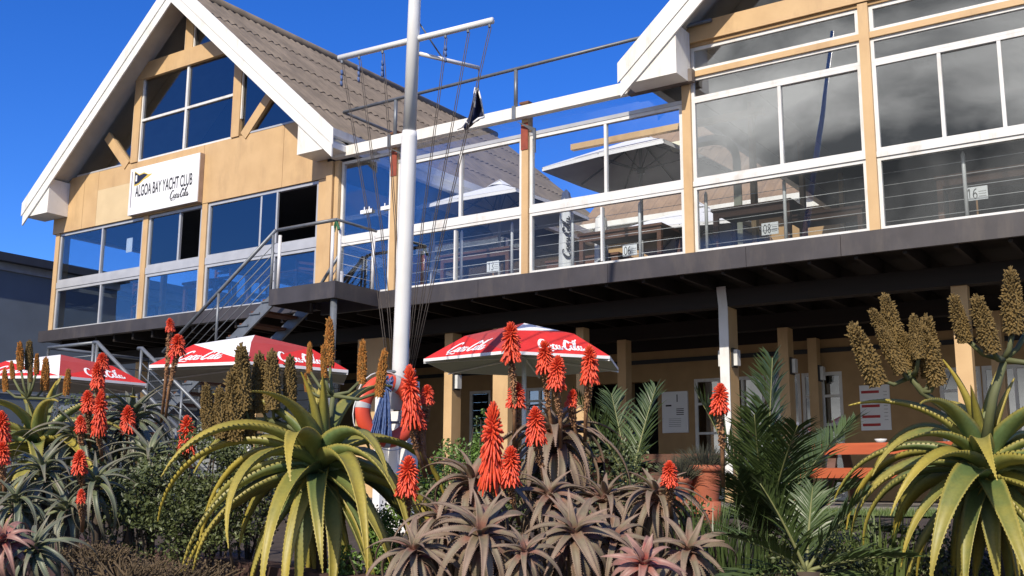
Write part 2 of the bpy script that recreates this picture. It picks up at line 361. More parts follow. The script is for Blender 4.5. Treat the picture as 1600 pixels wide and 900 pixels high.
# lawn strip in front of the terrace
b = MB()
for i in range(60):
    for j in range(8):
        x0 = -9+i*.25; y0 = 9.6+j*.32
        P = [(x0, y0), (x0+.25, y0), (x0+.25, y0+.32), (x0, y0+.32)]
        b.quad(*[(x, y, gz(x, y)+.015) for x, y in P])
lawn = kind(b.build('lawn', grass_soil), 'structure')
b = MB(); rnd = random.Random(3)
for i in range(26000):
    x = rnd.uniform(-9, 5.5); y = rnd.uniform(9.6, 12.1); z = gz(x, y); h = rnd.uniform(.03, .085); a = rnd.uniform(0, 6.28)
    dx, dy = .006*math.cos(a), .006*math.sin(a); lx, ly = rnd.uniform(-.03, .03), rnd.uniform(-.03, .03)
    n = len(b.v); b.v += [(x-dx, y-dy, z), (x+dx, y+dy, z), (x+lx, y+ly, z+h)]; b.f.append((n, n+1, n+2))
o = kind(b.build('lawn_grass', grass_m), 'stuff'); tag(o, 'short green lawn between the planting and the terrace', 'grass')
# sleeper retaining wall
rw = thing('retaining_wall', 'low dark timber sleeper wall edging the aloe bed', 'wall', (WA.x, WA.y, -1.62))
L = (WB-WA).length; k = 0
for course in range(5):
    zt = -.50-course*.225; d = -1.1*(course % 2)
    while d < L:
        a = WA+WT*max(0, d+.012); e = WA+WT*min(L, d+2.388)
        if zt > -1.5 and (e-a).length > .3:
            MB().beam(Vector((a.x, a.y, zt-.11))+WN*random.uniform(-.012, .012), Vector((e.x, e.y, zt-.11))+WN*random.uniform(-.012, .012), .24, .215).build('sleeper', sleeper, rw)
        d += 2.4
# ================================================================== windows
def window(parent, x0, x1, z0, z1, mulls=(), Y=YF, fw=.055, fm=None, gm=None, rails=(), name='window', dep=.07):
    fm = fm or alu; gm = G_R if gm is None else gm; b = MB(); y0 = Y-dep*.5; y1 = Y+dep*.5
    b.box(x0, x1, y0, y1, z0, z0+fw); b.box(x0, x1, y0, y1, z1-fw, z1)
    b.box(x0, x0+fw, y0, y1, z0+fw, z1-fw); b.box(x1-fw, x1, y0, y1, z0+fw, z1-fw)
    xs = [x0+fw]; zs = [z0+fw]
    for mxx in mulls: b.box(mxx-.022, mxx+.022, y0+.004, y1-.004, z0+fw, z1-fw); xs += [mxx-.022, mxx+.022]
    xs.append(x1-fw)
    for r in rails: zs += [r-.022, r+.022]
    zs.append(z1-fw)
    for r in rails:
        for i in range(0, len(xs), 2): b.box(xs[i], xs[i+1], y0+.006, y1-.006, r-.022, r+.022)
    w = b.build(name, fm, parent)
    for i in range(0, len(xs), 2):
        for j in range(0, len(zs), 2):
            yy = Y+(.008 if (i//2) % 2 else -.008); a, c, e, g = xs[i]-.004, xs[i+1]+.004, zs[j]-.004, zs[j+1]+.004
            if gm: MB().box(a, c, yy-.003, yy+.003, e, g).build('pane', gm, w)
    return w
# ================================================================== UPPER DECK + VERANDA
vr = thing('veranda', 'dark timber upper deck on cream posts shading the ground floor terrace', 'veranda', (-9, 13.5, ZT))
MB().box(-20.9, 6, 13.45, 24.5, 3.06, 3.19).build('deck_floor', timber_dark, vr)
jx = [-12.95, -9.6, -7.3, fx(1173, 410), fx(1320, 395), -1.4, 1.5, 6]
for a, c in zip(jx[:-1], jx[1:]):
    MB().box(a+.003, c-.003, 13.335+random.uniform(-.003, .003), 13.40, 2.90, 3.185).build('fascia_board', fascia_m, vr)
x = -20.6
while x < 6:
    MB().box(x, x+.05, 13.42, 19, 2.86, 3.055).build('joist', timber_dark, vr); x += .6
MB().box(-20.9, 6, 14.5, 14.72, 2.60, 2.855).build('beam', timber_dark, vr)
MB().box(-20.9, 6, 17.0, 17.2, 2.60, 2.855).build('beam', timber_dark, vr)
# (x, y, width, depth)
COLS = [(-6.03, 14.52, .125, .34, 'w'), (-2.80, 14.56, .20, .16, 'c'), (-6.03, 16.95, .17, .26, 'c'), (-6.03, 18.42, .16, .2, 'c'),
        (-10.0, 14.55, .30, .26, 'c'), (-12.72, 14.4, .62, .3, 'c'), (-11.12, 14.6, .17, .26, 'c'), (-2.80, 16.95, .17, .2, 'c'),
        (-8.99, 16.9, .17, .22, 'c'), (-8.86, 15.2, .14, .2, 'c'), (.6, 14.56, .20, .16, 'c'), (-15.9, 14.6, .2, .2, 'c'), (-19.5, 14.6, .2, .2, 'c')]
lamp_xy = []
for x, y, w, d, t in COLS:
    top = 2.60 if d != .62 else 2.6
    c = MB().box(x-w/2, x+w/2, y, y+d, ZT, top).build('column', cream, vr)
    if t == 'w':
        MB().box(x-w/2-.012, x+w/2+.004, y-.022, y-.002, .18, 2.62).build('steel_plate', alu, c)
        MB().prism([(x-w/2-.012, y-.022, 2.62), (x+w/2+.004, y-.022, 2.62), (x+w/2-.02, y-.022, 2.9), (x-w/2-.036, y-.022, 2.9)], (0, .02, 0)).build('steel_plate', alu, c)
def wall_lamp(x, y, z, sx, label):
    t = thing('wall_lamp', label, 'lamp', (x, y, z), 'bulkhead lamps on the veranda posts')
    MB().box(x, x+.03*sx, y-.085, y+.085, z-.14, z+.14).build('back_plate', black_m, t)
    MB().box(x+.03*sx, x+.085*sx, y-.06, y+.06, z-.115, z+.115).build('diffuser', lamp_w, t)
wall_lamp(-6.03+.0626, 14.67, 1.86, 1, 'white bulkhead lamp on the white fronted veranda post')
wall_lamp(-6.03-.0626, 14.67, 1.86, -1, 'white bulkhead lamp on the far side of the white fronted post')
wall_lamp(-6.03+.086, 17.08, 1.97, 1, 'white bulkhead lamp on the middle post behind the white fronted one')
wall_lamp(-6.03+.081, 18.52, 1.98, 1, 'white bulkhead lamp on the post beside the glazed doors')
wall_lamp(-11.12+.086, 14.7, 1.76, 1, 'white bulkhead lamp on the cream post left of the red parasol pole')
# ================================================================== GROUND FLOOR WALL
gf = thing('ground_floor_wall', 'cream plastered ground floor wall with white framed doors in veranda shade', 'wall', (-9, 18.7, ZT))
GY = 18.7
def gx(x, y=640): return fx(x, y, GY)
ops = []   # openings x0,x1,z0,z1
def opening(px0, px1, z0, z1, kindname, mulls=(), rails=(), gm=None):
    ops.append((gx(px0), gx(px1), z0, z1, kindname, [gx(m_) for m_ in mulls], rails, gm))
opening(733, 766, ZT, 2.02, 'door', (), (1.0,), G_D)
opening(822, 862, .75, 2.02, 'window', (842,), (1.0, 1.25, 1.5, 1.75), G_D)
opening(903, 976, ZT, 2.02, 'doorway')
opening(985, 1028, ZT, 2.02, 'doorway')
opening(1085, 1128, ZT, 2.02, 'door', (), (.5, 1.0, 1.55), G_D)
opening(1130, 1196, ZT, 2.02, 'door', (1160,), (), G_D)
opening(1198, 1252, ZT, 2.02, 'door', (1228,), (), G_D)
opening(1254, 1318, ZT, 2.02, 'door', (1286,), (.55, 1.1, 1.6), G_D)
opening(1470, 1536, ZT, 1.98, 'door', (1503,), (.55, 1.1, 1.6), G_D)
opening(1538, 1640, ZT, 1.98, 'door', (1590,), (.9,), G_D)
opening(470, 520, ZT, 2.0, 'doorway')
ops.sort(); xx = -21.0
for (a, c, z0, z1, *r) in ops:
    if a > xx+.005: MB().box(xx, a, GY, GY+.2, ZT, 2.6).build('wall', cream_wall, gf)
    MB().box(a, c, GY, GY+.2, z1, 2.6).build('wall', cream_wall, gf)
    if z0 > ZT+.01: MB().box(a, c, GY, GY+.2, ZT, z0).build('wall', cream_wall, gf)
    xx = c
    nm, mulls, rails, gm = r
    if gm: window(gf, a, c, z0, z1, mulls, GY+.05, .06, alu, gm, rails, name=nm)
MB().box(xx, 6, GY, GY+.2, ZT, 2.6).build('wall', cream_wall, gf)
MB().box(-21, 6, GY-.03, GY-.003, 2.36, 2.44).build('cable_duct', black_m, gf)
MB().box(-21, 6, 22.4, 22.5, ZT, 2.9).build('rear_wall', dark_int, gf)
MB().box(-21, 6, GY, GY+.2, 2.603, 3.05).build('lintel', timber_dark, gf)
# notice boards
nb = thing('notice_board', 'white framed notice board with printed sheets beside the dark doorway', 'notice board', (gx(1055), GY, 1.0))
x0, x1 = gx(1036, 640), gx(1076, 640); z0, z1 = 1.02, 1.80
MB().box(x0, x1, GY-.045, GY-.004, z0, z1).build('board', sign_white, nb)
MB().box(x0+.08, x0+.2, GY-.0475, GY-.0455, z1-.28, z1-.25).build('print', black_print, nb)
b = MB()
for i in range(4): b.box(x0+.3, x1-.08, GY-.0475, GY-.0455, z1-.34-.035*i, z1-.325-.035*i)
kind(b.build('print', black_print, nb), 'stuff'); MB().box(x0+.31, x0+.33, GY-.0475, GY-.0455, z1-.2, z1-.06).build('print', black_print, nb)
b = MB()
for i in range(5): b.box(x0+.14, x1-.14, GY-.0475, GY-.0455, z0+.12+.035*i, z0+.125+.035*i)
kind(b.build('print', black_print, nb), 'stuff')
nb2 = thing('notice_board', 'white notice sheets with red bars on the wall behind the dining table', 'notice board', (gx(1370), GY, .9))
x0, x1 = gx(1345, 640), gx(1392, 640); z0, z1 = .98, 1.75
MB().box(x0, x1, GY-.03, GY-.004, z0, z1).build('board', sign_white, nb2)
b = MB()
for zz in (z1-.14, z1-.38, z1-.56, z1-.7): b.box(x0+.03, x0+.33, GY-.033, GY-.0305, zz, zz+.045)
kind(b.build('print', mat('red_print', (.5, .04, .04)), nb2), 'stuff')
b = MB()
for q in range(9): b.box(x0+.40, x1-.04, GY-.033, GY-.0305, z1-.12-q*.06, z1-.115-q*.06)
kind(b.build('print', black_print, nb2), 'stuff')
# ================================================================== corrugated roof helper
def corrugated(name, parent, eave0, eave1, ridge0, courses, material, wl=.2, amp=.021, lap=.022):
    """eave0->eave1 along the eave, ridge0 above eave0; lapped courses of corrugated sheet"""
    e0, e1, r0 = Vector(eave0), Vector(eave1), Vector(ridge0); al = (e1-e0); Ln = al.length; al.normalize(); up = (r0-e0); H = up.length; up.normalize()
    nrm = al.cross(up).normalized()
    if nrm.z < 0: nrm = -nrm
    n = int(Ln/wl*6); hs_ = H/courses
    for c in range(courses):
        b = MB(); a0 = c*hs_-(.10 if c else 0); a1 = (c+1)*hs_; ph = random.uniform(-.15, .15)
        for i in range(n+1):
            s_ = Ln*i/n; w = amp*math.sin(2*math.pi*s_/wl+ph)
            for tt in (0, .5, 1):
                p = e0+al*s_+up*(a0+(a1-a0)*tt)+nrm*(w+(lap*(1-tt)+.006*c*0)+random.uniform(-.002, .002)); b.v.append(tuple(p))
            p = e0+al*s_+up*a0+nrm*(w+lap-.012); b.v.append(tuple(p))
        for i in range(n):
            q = i*4; b.f += [(q, q+4, q+5, q+1), (q+1, q+5, q+6, q+2), (q+3, q+7, q+4, q)]
        b.build('roof_sheet_course', material, parent, smooth=False)
# ================================================================== LEFT WING
CX = -17.0; YB = 12.88; YR = 24.4
lw = thing('clubhouse_wing', 'cream gabled clubhouse wing with triangular glazed gable and grey corrugated roof', 'building', (CX, 13.5, 2.95))
MB().box(-21.24, -13.02, 13.30, 13.44, 3.00, 3.235).build('fascia_board', fascia_m, lw)
MB().box(-21.2, -20.905, 13.45, 24.3, 3.02, 3.2).build('floor_slab', timber_dark, lw)
MB().box(-20.9, -12.95, 13.58, 24.2, 3.195, 3.215).build('floor', carpet, lw)
MB().box(-21.0, -12.98, 13.60, 24.2, 5.42, 5.5).build('ceiling', dark_int, lw)
MB().box(-21.0, -12.98, 24.2, 24.35, 3.2, 6.2).build('rear_wall', dark_int, lw)
MB().box(-17.2, -17.1, 18.5, 24.2, 3.22, 5.4).build('partition', dark_int, lw)
PX = [(-21.12, -20.98), (-18.12, -17.97), (-16.33, -16.18), (-13.22, -12.98)]
for a, c in PX: MB().box(a, c, 13.44, 13.58, 3.24, 5.395).build('post', cream, lw)
def zrail(parent, a, c, Y=YF, fm=alu, z0=4.17, z1=4.30): return MB().box(a, c, Y-.05, Y+.05, z0, z1).build('mid_rail', fm, parent)
for (a, c), mt, mb_ in zip(((-20.975, -18.125), (-17.965, -16.335), (-16.175, -13.225)), ((-19.50,), (-17.07,), (-14.68,)), ((-19.42,), (), (-14.30,))):
    zrail(lw, a, c, fm=alu_grey)
    window(lw, a, c, 3.24, 4.168, mb_, fm=alu_grey, gm=G_LL)
    if a < -18: window(lw, a, c, 4.302, 5.39, mt, fm=alu_grey, gm=G_LL)
# sliding windows standing half open
w = window(lw, -17.965, -16.335, 4.302, 5.39, (), fm=alu_grey, gm=False)
for q_ in ((-17.05, -17.0, 13.48, 13.53), (-17.60, -17.57, 13.51, 13.53)): MB().box(*q_, 4.36, 5.33).build('sash_stile', alu_grey, w)
MB().box(-17.91, -17.05, 13.50, 13.506, 4.35, 5.34).build('pane', G_L, w)
w = window(lw, -16.175, -13.225, 4.302, 5.39, (), fm=alu_grey, gm=False)
for q_ in ((-14.74, -14.69, 13.48, 13.53), (-14.30, -14.26, 13.46, 13.5), (-15.66, -15.63, 13.51, 13.53)): MB().box(*q_, 4.36, 5.33).build('sash_stile', alu_grey, w)
MB().box(-16.12, -14.74, 13.50, 13.506, 4.35, 5.34).build('pane', G_L, w)
MB().box(-14.69, -14.30, 13.475, 13.481, 4.35, 5.34).build('pane', G_L, w)
# a notice taped in the left window
tag(MB().box(fx(196, 385), fx(205, 385), 13.52, 13.524, 4.72, 5.02).build('paper_notice', sign_white), 'blank white paper notice taped inside the left wing window', 'paper')
# cream boards under the gable
ZA = 9.88                               # soffit apex height
zb0, zb1 = 5.40, 6.60
bx_ = [-21.22, fx(135, 320), fx(157, 310), -18.45, -16.35, fx(447, 240), -13.02]
for i, (a, c) in enumerate(zip(bx_[:-1], bx_[1:])):
    if i == 2:
        MB().box(a, c, 13.424, 13.50, zb0, 6.18).build('panel', cream_pale, lw); MB().box(a, c, 13.426, 13.50, 6.183, zb1).build('panel', cream, lw)
    else:
        pts_ = [(a+.003, zb0), (c-.003, zb0)]; cap = lambda x: min(zb1, ZA-abs(x-CX)*.88-.06)
        xs_ = [c-.003, a+.003]
        for kx in (CX+3.66, CX-3.66):
            if a < kx < c: xs_.append(kx)
        pts_ += [(x, cap(x)) for x in sorted(xs_, reverse=True)]
        MB().prism([(x, 13.42+.002*i, z) for x, z in pts_], (0, .08-.002*i, 0)).build('panel', cream, lw)
MB().box(-21.22, -21.1, 13.51, 24.3, zb0, 6.05).build('side_panel', cream, lw)
MB().box(-13.02, -12.98, 13.44, 24.3, zb0, 6.0).build('side_panel', dark_int, lw)
# side glazing on the neighbour's side and solid-looking glazed wall on the terrace side
for i in range(4):
    y0 = 13.6+i*2.65
    MB().box(-21.1, -21.0, y0, y0+.12, 3.22, 5.4).build('post', cream, lw)
    if i < 3:
        b = MB().box(-21.07, -21.03, y0+.12, y0+2.65, 4.2, 4.28).box(-21.07, -21.03, y0+.12, y0+2.65, 3.22, 3.28); q = b.build('window', alu_grey, lw)
        MB().box(-21.053, -21.047, y0+.12, y0+2.65, 3.28, 4.2).build('pane', G_M, q); MB().box(-21.053, -21.047, y0+.12, y0+2.65, 4.28, 5.4).build('pane', G_M, q)
for i in range(4):
    y0 = 13.75+i*2.62
    q = MB().box(-12.99, -12.93, y0, y0+.1, 3.22, 5.4).box(-12.985, -12.935, y0+.1, y0+2.62, 4.2, 4.27).build('window', alu_grey, lw)
    MB().box(-12.963, -12.957, y0+.1, y0+2.62, 3.22, 4.2).build('pane', G_S, q); MB().box(-12.963, -12.957, y0+.1, y0+2.62, 4.27, 5.4).build('pane', G_S, q)
MB().box(-12.97, -12.82, 13.36, 13.56, 3.24, 5.66).build('post', cream, lw)
MB().box(-12.80, -12.70, 13.40, 13.5, 3.24, 5.66).build('post', cream, lw)
# gable glazing: apex of the wall triangle
RS = 1.0                                # roof slope dz/dx (soffit)
def rz(x, off=0): return ZA-abs(x-CX)*RS*.945+off
gl_y = 13.47
def gpane(pts, parent):   # polygon in x,z
    return MB().poly([(x, gl_y, z) for x, z in pts]).build('pane', G_L, parent)
def gbar(parent, a, c, w, material, nm, y0=13.40, y1=13.5):
    a = Vector((a[0], 0, a[1])); c = Vector((c[0], 0, c[1])); t = (c-a).normalized(); n = Vector((-t.z, 0, t.x))*w/2
    return MB().prism([(a-n)+Vector((0, y0, 0)), (c-n)+Vector((0, y0, 0)), (c+n)+Vector((0, y0, 0)), (a+n)+Vector((0, y0, 0))][::-1], (0, y1-y0, 0)).build(nm, material, parent)
WX = 1.42
MB().prism([(CX-1.68, 13.392, 8.40), (CX+1.68, 13.392, 8.40), (CX+1.27, 13.392, 8.76), (CX-1.27, 13.392, 8.76)], (0, .1, 0)).build('tie_beam', cream, lw)
gbar(lw, (CX, 8.763), (CX, 9.84), .24, cream, 'king_post', 13.397)
for sg in (-1, 1):
    gbar(lw, (CX+sg*(WX+.11), 6.6), (CX+sg*(WX+.11), 8.40), .22, cream, 'post', 13.399)
    gbar(lw, (CX+sg*(WX+.34), 6.58), (CX+sg*(WX+1.10), 7.36), .20, cream, 'strut', 13.405)
g = MB()
for (x0, x1, z0, z1) in ((CX-WX, CX-WX+.035, 6.6, 8.4), (CX+WX-.035, CX+WX, 6.6, 8.4), (CX-.03, CX+.03, 6.6, 8.4), (CX-WX+.035, CX-.03, 7.47, 7.52), (CX+.03, CX+WX-.035, 7.47, 7.52), (CX-WX+.035, CX-.03, 6.6, 6.635), (CX+.03, CX+WX-.035, 6.6, 6.635)):
    g.box(x0, x1, 13.43, 13.475, z0, z1)
gw = g.build('gable_window', alu, lw)
for a, c in ((CX-WX, CX), (CX, CX+WX)):
    for z0, z1 in ((6.6, 7.495), (7.495, 8.42)): gpane([(a, z0), (c, z0), (c, z1), (a, z1)], gw)
for sg in (-1, 1):
    P = [(CX+sg*.08, 8.74), (CX+sg*1.27, 8.74), (CX+sg*.08, 9.78)]
    q = gbar(lw, (CX+sg*.135, 8.75), (CX+sg*.135, 9.7), .035, alu, 'gable_window', 13.42, 13.46); gpane(P if sg > 0 else P[::-1], q)
    P = [(CX+sg*(WX+.2), 6.62), (CX+sg*3.62, 6.62), (CX+sg*(WX+.2), 8.38)]
    q = gbar(lw, (CX+sg*(WX+.235), 6.95), (CX+sg*(WX+.235), 8.35), .035, alu, 'gable_window', 13.42, 13.46); gpane(P if sg > 0 else P[::-1], q)
    gbar(q, (CX+sg*(WX+.42), 6.62), (CX+sg*3.5, 6.62), .035, alu_grey, 'bead', 13.42, 13.45)
# dark loft behind the gable glass
MB().prism([(CX-3.9, 15.5, 6.0), (CX+3.9, 15.5, 6.0), (CX, 15.5, 9.6)], (0, .05, 0)).build('loft_wall', dark_int, lw)
# roof, soffits, barge boards
def gable_roof(parent, cx, half, zs, ys, yb, yr, rm, courses=4):
    """zs: soffit apex height; ys: barge board front; yb: wall plane; yr: rear"""
    sl = .88; ze = zs-half*sl
    for sg in (-1, 1):
        e = cx+sg*half
        MB().prism([(e, ys+.05, ze-.02), (cx, ys+.05, zs-.02), (cx, ys+.05, zs+.06), (e, ys+.05, ze+.06)], (0, yr-ys-.05, 0)).build('soffit', soffit, parent)
        A, B_ = ((e+sg*.12, ys+.02, ze-.12*sl+.10), (e+sg*.12, yr, ze-.12*sl+.10))
        corrugated('roof', parent, A, B_, (cx, ys+.02, zs+.12), courses, rm)
        # two stepped barge boards
        t = Vector((-sg, 0, sl)).normalized(); n = Vector((sg*sl, 0, 1)).normalized()
        lo = Vector((e+sg*.30, ys, ze-.30*sl)); hi = Vector((cx, ys, zs))
        MB().prism([lo+Vector((0, .02, -.30)), hi+Vector((0, .02, -.30)), hi+Vector((0, .02, -.04)), lo+Vector((0, .02, -.04))], (0, .03, 0)).build('barge_board', white, parent)
        l2 = lo-t*.05
        MB().prism([l2+Vector((0, 0, -.06)), hi+Vector((0, 0, -.06)), hi+Vector((0, 0, .24)), l2+Vector((0, 0, .24))], (0, .0195, 0)).build('barge_board', white, parent)
        # boxed eave return
        bx0, bx1 = cx+sg*(half-.56), cx+sg*(half+.27); zb_ = zs-(half+.27)*sl-.06
        MB().prism([(bx0, ys+.052, zb_-.08), (bx1, ys+.052, zb_-.08), (bx1, ys+.052, zb_+.02), (bx0, ys+.052, zs-(half-.56)*sl-.12)], (0, yb-ys-.055, 0)).build('eave_box', white, parent)
        # gutter along the eave
        gxx = e+sg*.16; gzz = ze-.10
        b = MB(); prof = [(0, .07), (0, -.05), (sg*.10, -.05), (sg*.13, .07), (sg*.115, .07), (sg*.09, -.035), (sg*.012, -.035), (sg*.012, .07)]
        b.prism([(gxx+x, ys+.06, gzz+z) for x, z in prof], (0, yr-ys-.06, 0)); b.build('gutter', white, parent)
        MB().box(e+sg*.02, e+sg*.15, yb+.2, yr, ze-.30, ze-.02).build('eave_fascia', white, parent)
    b = MB(); b.tube([(cx, ys+.03, zs+.15), (cx, yr, zs+.15)], .10, 8); b.build('ridge_cap', rm, parent, smooth=True)
gable_roof(lw, CX, 4.28, 9.88, 12.88, 13.42, YR, roof_m, 5)
MB().prism([(CX-4.0, 24.3, 6.2), (CX+4.0, 24.3, 6.2), (CX, 24.3, 9.7)], (0, .05, 0)).build('rear_gable', cream_wall, lw)
# furniture seen through the left wing windows
def chair(x, y, rz, label, z=ZD):
    t = thing('chair', label, 'chair', (0, 0, 0), 'chairs in the left wing')
    for sx in (-.19, .19):
        MB().box(sx-.02, sx+.02, -.2, -.16, 0, .45).build('leg', wood_brown, t); MB().box(sx-.02, sx+.02, .16, .2, 0, 1.0).build('leg', wood_brown, t)
    MB().box(-.22, .22, -.22, .22, .451, .49).build('seat', wood_brown, t)
    for k in range(4): MB().box(-.169, .169, .165, .19, .58+.11*k, .63+.11*k).build('slat', wood_brown, t)
    t.location = (x, y, z); t.rotation_euler.z = rz; return t
def bar_table(x, y, label, w=1.1, d=.7, h=.76, m_=None, z=ZD, cat='table', group=None):
    m_ = m_ or wood_brown; t = thing('table', label, cat, (x, y, z), group)
    MB().box(x-w/2, x+w/2, y-d/2, y+d/2, z+h-.04, z+h).build('table_top', m_, t)
    for sx in (-1, 1):
        for sy in (-1, 1): MB().box(x+sx*(w/2-.06)-.035, x+sx*(w/2-.06)+.035, y+sy*(d/2-.06)-.035, y+sy*(d/2-.06)+.035, z, z+h-.041).build('leg', m_, t)
    MB().box(x-w/2+.096, x+w/2-.096, y-d/2+.03, y-d/2+.055, z+h-.14, z+h-.042).build('apron', m_, t)
    return t
chair(-18.9, 14.2, 2.9, 'brown slatted chair behind the left wing corner window')
chair(-18.5, 15.3, .4, 'brown slatted chair set back behind the left wing corner window')
bar_table(-16.75, 14.1, 'brown wooden table behind the middle left wing window', 1.0, .6)
chair(-16.4, 13.95, 0.1, 'brown slatted chair drawn up to the table in the middle left wing window')
bar_table(-15.0, 14.4, 'brown wooden table behind the stair handrail in the left wing', 1.4, .7)
chair(-14.2, 14.3, 1.2, 'brown slatted chair behind the landing window of the left wing')
chair(-15.9, 14.5, -.4, 'brown slatted chair left of the table behind the stair handrail')
# ================================================================== SIGN BOARD
sg_ = thing('sign_board', 'white lightbox sign with navy pennant and black club lettering', 'sign', (-17.4, 13.42, 5.43))
sx0, sx1, sz0, sz1 = -18.46, -16.32, 5.42, 6.41
MB().box(sx0, sx1, 13.32, 13.418, sz0, sz1).build('cabinet', mat('sign_side', (.42, .30, .22)), sg_)
MB().box(sx0+.004, sx1-.004, 13.30, 13.3195, sz0+.004, sz1-.004).build('face', sign_white, sg_)
yv = 13.2985
Vt, Ft = text_mesh('ALGOA BAY YACHT CLUB', 1., .02)
put2d(Vt, Ft, (sx0+.20, yv, sz0+.36), (1.76, 0, 0), (0, 0, .25), 'lettering', black_print, sg_)
put2d(*LOGO, (sx0+1.30, yv, sz0+.12), (.58, 0, 0), (0, 0, .24), 'script_logo', black_print, sg_)
pn = [(sx0+.14, .93), (sx0+.30, .84), (sx0+.45, .86), (sx0+.58, .80), (sx0+.72, .79), (sx0+.58, .73), (sx0+.45, .70), (sx0+.30, .62), (sx0+.15, .60)]
MB().poly([(x, yv-.0005, sz0+z) for x, z in pn]).build('pennant_border', yellow_p, sg_)
pn2 = [(sx0+.155, .905), (sx0+.30, .815), (sx0+.45, .835), (sx0+.57, .79), (sx0+.45, .735), (sx0+.30, .655), (sx0+.16, .63)]
MB().poly([(x, yv-.0012, sz0+z) for x, z in pn2]).build('pennant', navy, sg_)
MB().box(sx0+.185, sx0+.235, yv-.0025, yv-.0018, sz0+.70, sz0+.83).build('castle_emblem', sign_white, sg_)
MB().box(sx0+.06, sx0+.085, yv-.0015, yv-.0005, sz0+.16, sz0+.93).build('flag_staff', mat('grey_print', (.25, .22, .30)), sg_)
# ================================================================== GLAZED TERRACE SCREEN (middle)
ts = thing('terrace_screen', 'glazed windbreak screen on cream posts along the upper terrace', 'glass screen', (-9.4, 13.5, 3.2))
MPX = [-11.46, -8.80, -6.05]
for i, x in enumerate(MPX[:2]):
    c = MB().box(x-.06, x+.06, 13.43, 13.57, 3.20, 5.93).build('post', cream, ts)
    MB().box(x-.085, x+.085, 13.40, 13.60, 5.931, 5.965).build('post_cap', mat('brown_cap', (.16, .07, .035)), c)
    MB().box(x-.066, x+.064, 13.418, 13.4295, 5.18, 5.62).build('rust_stain', rust, c)
BAYS = [(-12.69, -11.53, ()), (-11.39, -8.87, (-10.08,)), (-8.73, -6.13, (-7.39,))]
for i, (a, c, ml) in enumerate(BAYS):
    window(ts, a, c, 3.20, 4.15, (), gm=G_M, fw=.045); MB().box(a, c, 13.455, 13.545, 4.152, 4.235).build('mid_rail', alu, ts)
    window(ts, a, c, 4.237, 5.40 if i else 5.64, ml, gm=G_M, fw=.05)
    if i:
        MB().box(a, c, 13.455, 13.545, 5.402, 5.46).build('top_rail', alu_grey, ts)
        MB().box(a, c, 13.496, 13.502, 5.461, 5.70).build('pane', G_M, ts)
        x = (a+c)/2-.03
        MB().box(x-.015, x+.015, 13.45, 13.53, 3.255, 4.07).build('glazing_bar', alu, ts)
MB().box(-12.80, -6.92, 13.30, 13.425, 5.68, 5.86).build('top_beam', white, ts)
MB().box(-6.92, -5.9, 13.31, 13.42, 5.66, 5.85).build('top_beam', mat('brown_grey_beam', (.16, .13, .11), (.10, .08, .07)), ts)
for x in (fx(612, 232, 13.35), fx(807, 190, 13.35)):
    MB().box(x-.05, x+.02, 13.285, 13.298, 5.66, 5.88).build('clamp', steel, ts)
    MB().prism([(x, 13.32, 5.64), (x+.30, 13.42, 5.50), (x+.30, 13.42, 5.10), (x+.25, 13.42, 5.46)], (0, .03, 0)).build('bracket', steel_dark, ts)
# roof pergola rafters behind the screen
for (x0, y0, x1, y1) in ((-8.9, 15.0, -5.5, 15.0), ):
    MB().box(x0, x1, y0, y0+.1, 5.62, 5.72).build('rafter', cream, ts)
# ---- pipe rail above the screen
pr = thing('pipe_rail', 'grey steel pipe rail running above the terrace screen beam', 'rail', (-9.5, 13.36, 5.86))
zr = 6.52
MB().tube([(-12.60, 13.36, zr), (-5.6, 13.36, zr)], .028).build('rail', steel_dark, pr, True)
MB().tube([(-12.60, 13.36, zr), (-12.61, 15.1, zr)], .028).build('rail', steel_dark, pr, True)
for x in (fx(618, 180, 13.36), fx(806, 150, 13.36)): MB().tube([(x, 13.36, 5.861), (x, 13.36, zr-.02)], .032).build('post', steel, pr, True)
# ================================================================== RIGHT WING
rwg = thing('clubhouse_wing', 'cream gabled wing with white framed windows mirroring grey clouds', 'building', (-1.9, 13.5, 3.2))
RP = [-6.05, -3.52, -1.0, 1.5, 2.2]
for x in RP[:4]: MB().box(x-.065, x+.065, 13.42, 13.58, 3.20, 6.26).build('post', cream, rwg)
for i in range(3):
    a, c = RP[i]+.067, RP[i+1]-.067
    bars = ()
    window(rwg, a, c, 3.20, 4.15, (), fw=.045, gm=G_RL); MB().box(a, c, 13.445, 13.55, 4.152, 4.225).build('mid_rail', alu, rwg)
    if i == 0: ml = (-4.70,)
    else: ml = (fx(1471, 140), fx(1565, 120)) if i == 1 else (.2,)
    window(rwg, a, c, 4.227, 5.43, ml, fw=.05); window(rwg, a, c, 5.432, 5.76, (), fw=.042)
    MB().box(a, c, 13.43, 13.55, 5.762, 5.845).build('transom', cream, rwg)
    window(rwg, a, c, 5.847, 6.215, (), fw=.05)
MB().box(-6.1, 2.2, 13.40, 13.56, 6.27, 6.56).build('lintel', cream, rwg)
MB().box(-6.0, 2.2, 13.44, 13.56, 6.217, 6.268).build('lintel', cream_wall, rwg)
MB().box(-6.0, 2.3, 13.6, 24, 3.195, 3.215).build('floor', carpet, rwg)
MB().box(-5.9, 2.3, 13.62, 24, 6.29, 6.35).build('ceiling', dark_int, rwg)
MB().box(-5.9, 2.3, 20.4, 20.5, 3.2, 6.29).build('rear_wall', dark_int, rwg)
MB().box(2.2, 2.35, 13.5, 24, 3.2, 6.5).build('side_wall', dark_int, rwg)
for i in range(3): MB().box(-6.09, -6.01, 15.9+i*2.4, 16.02+i*2.4, 3.2, 6.2).build('post', cream, rwg)
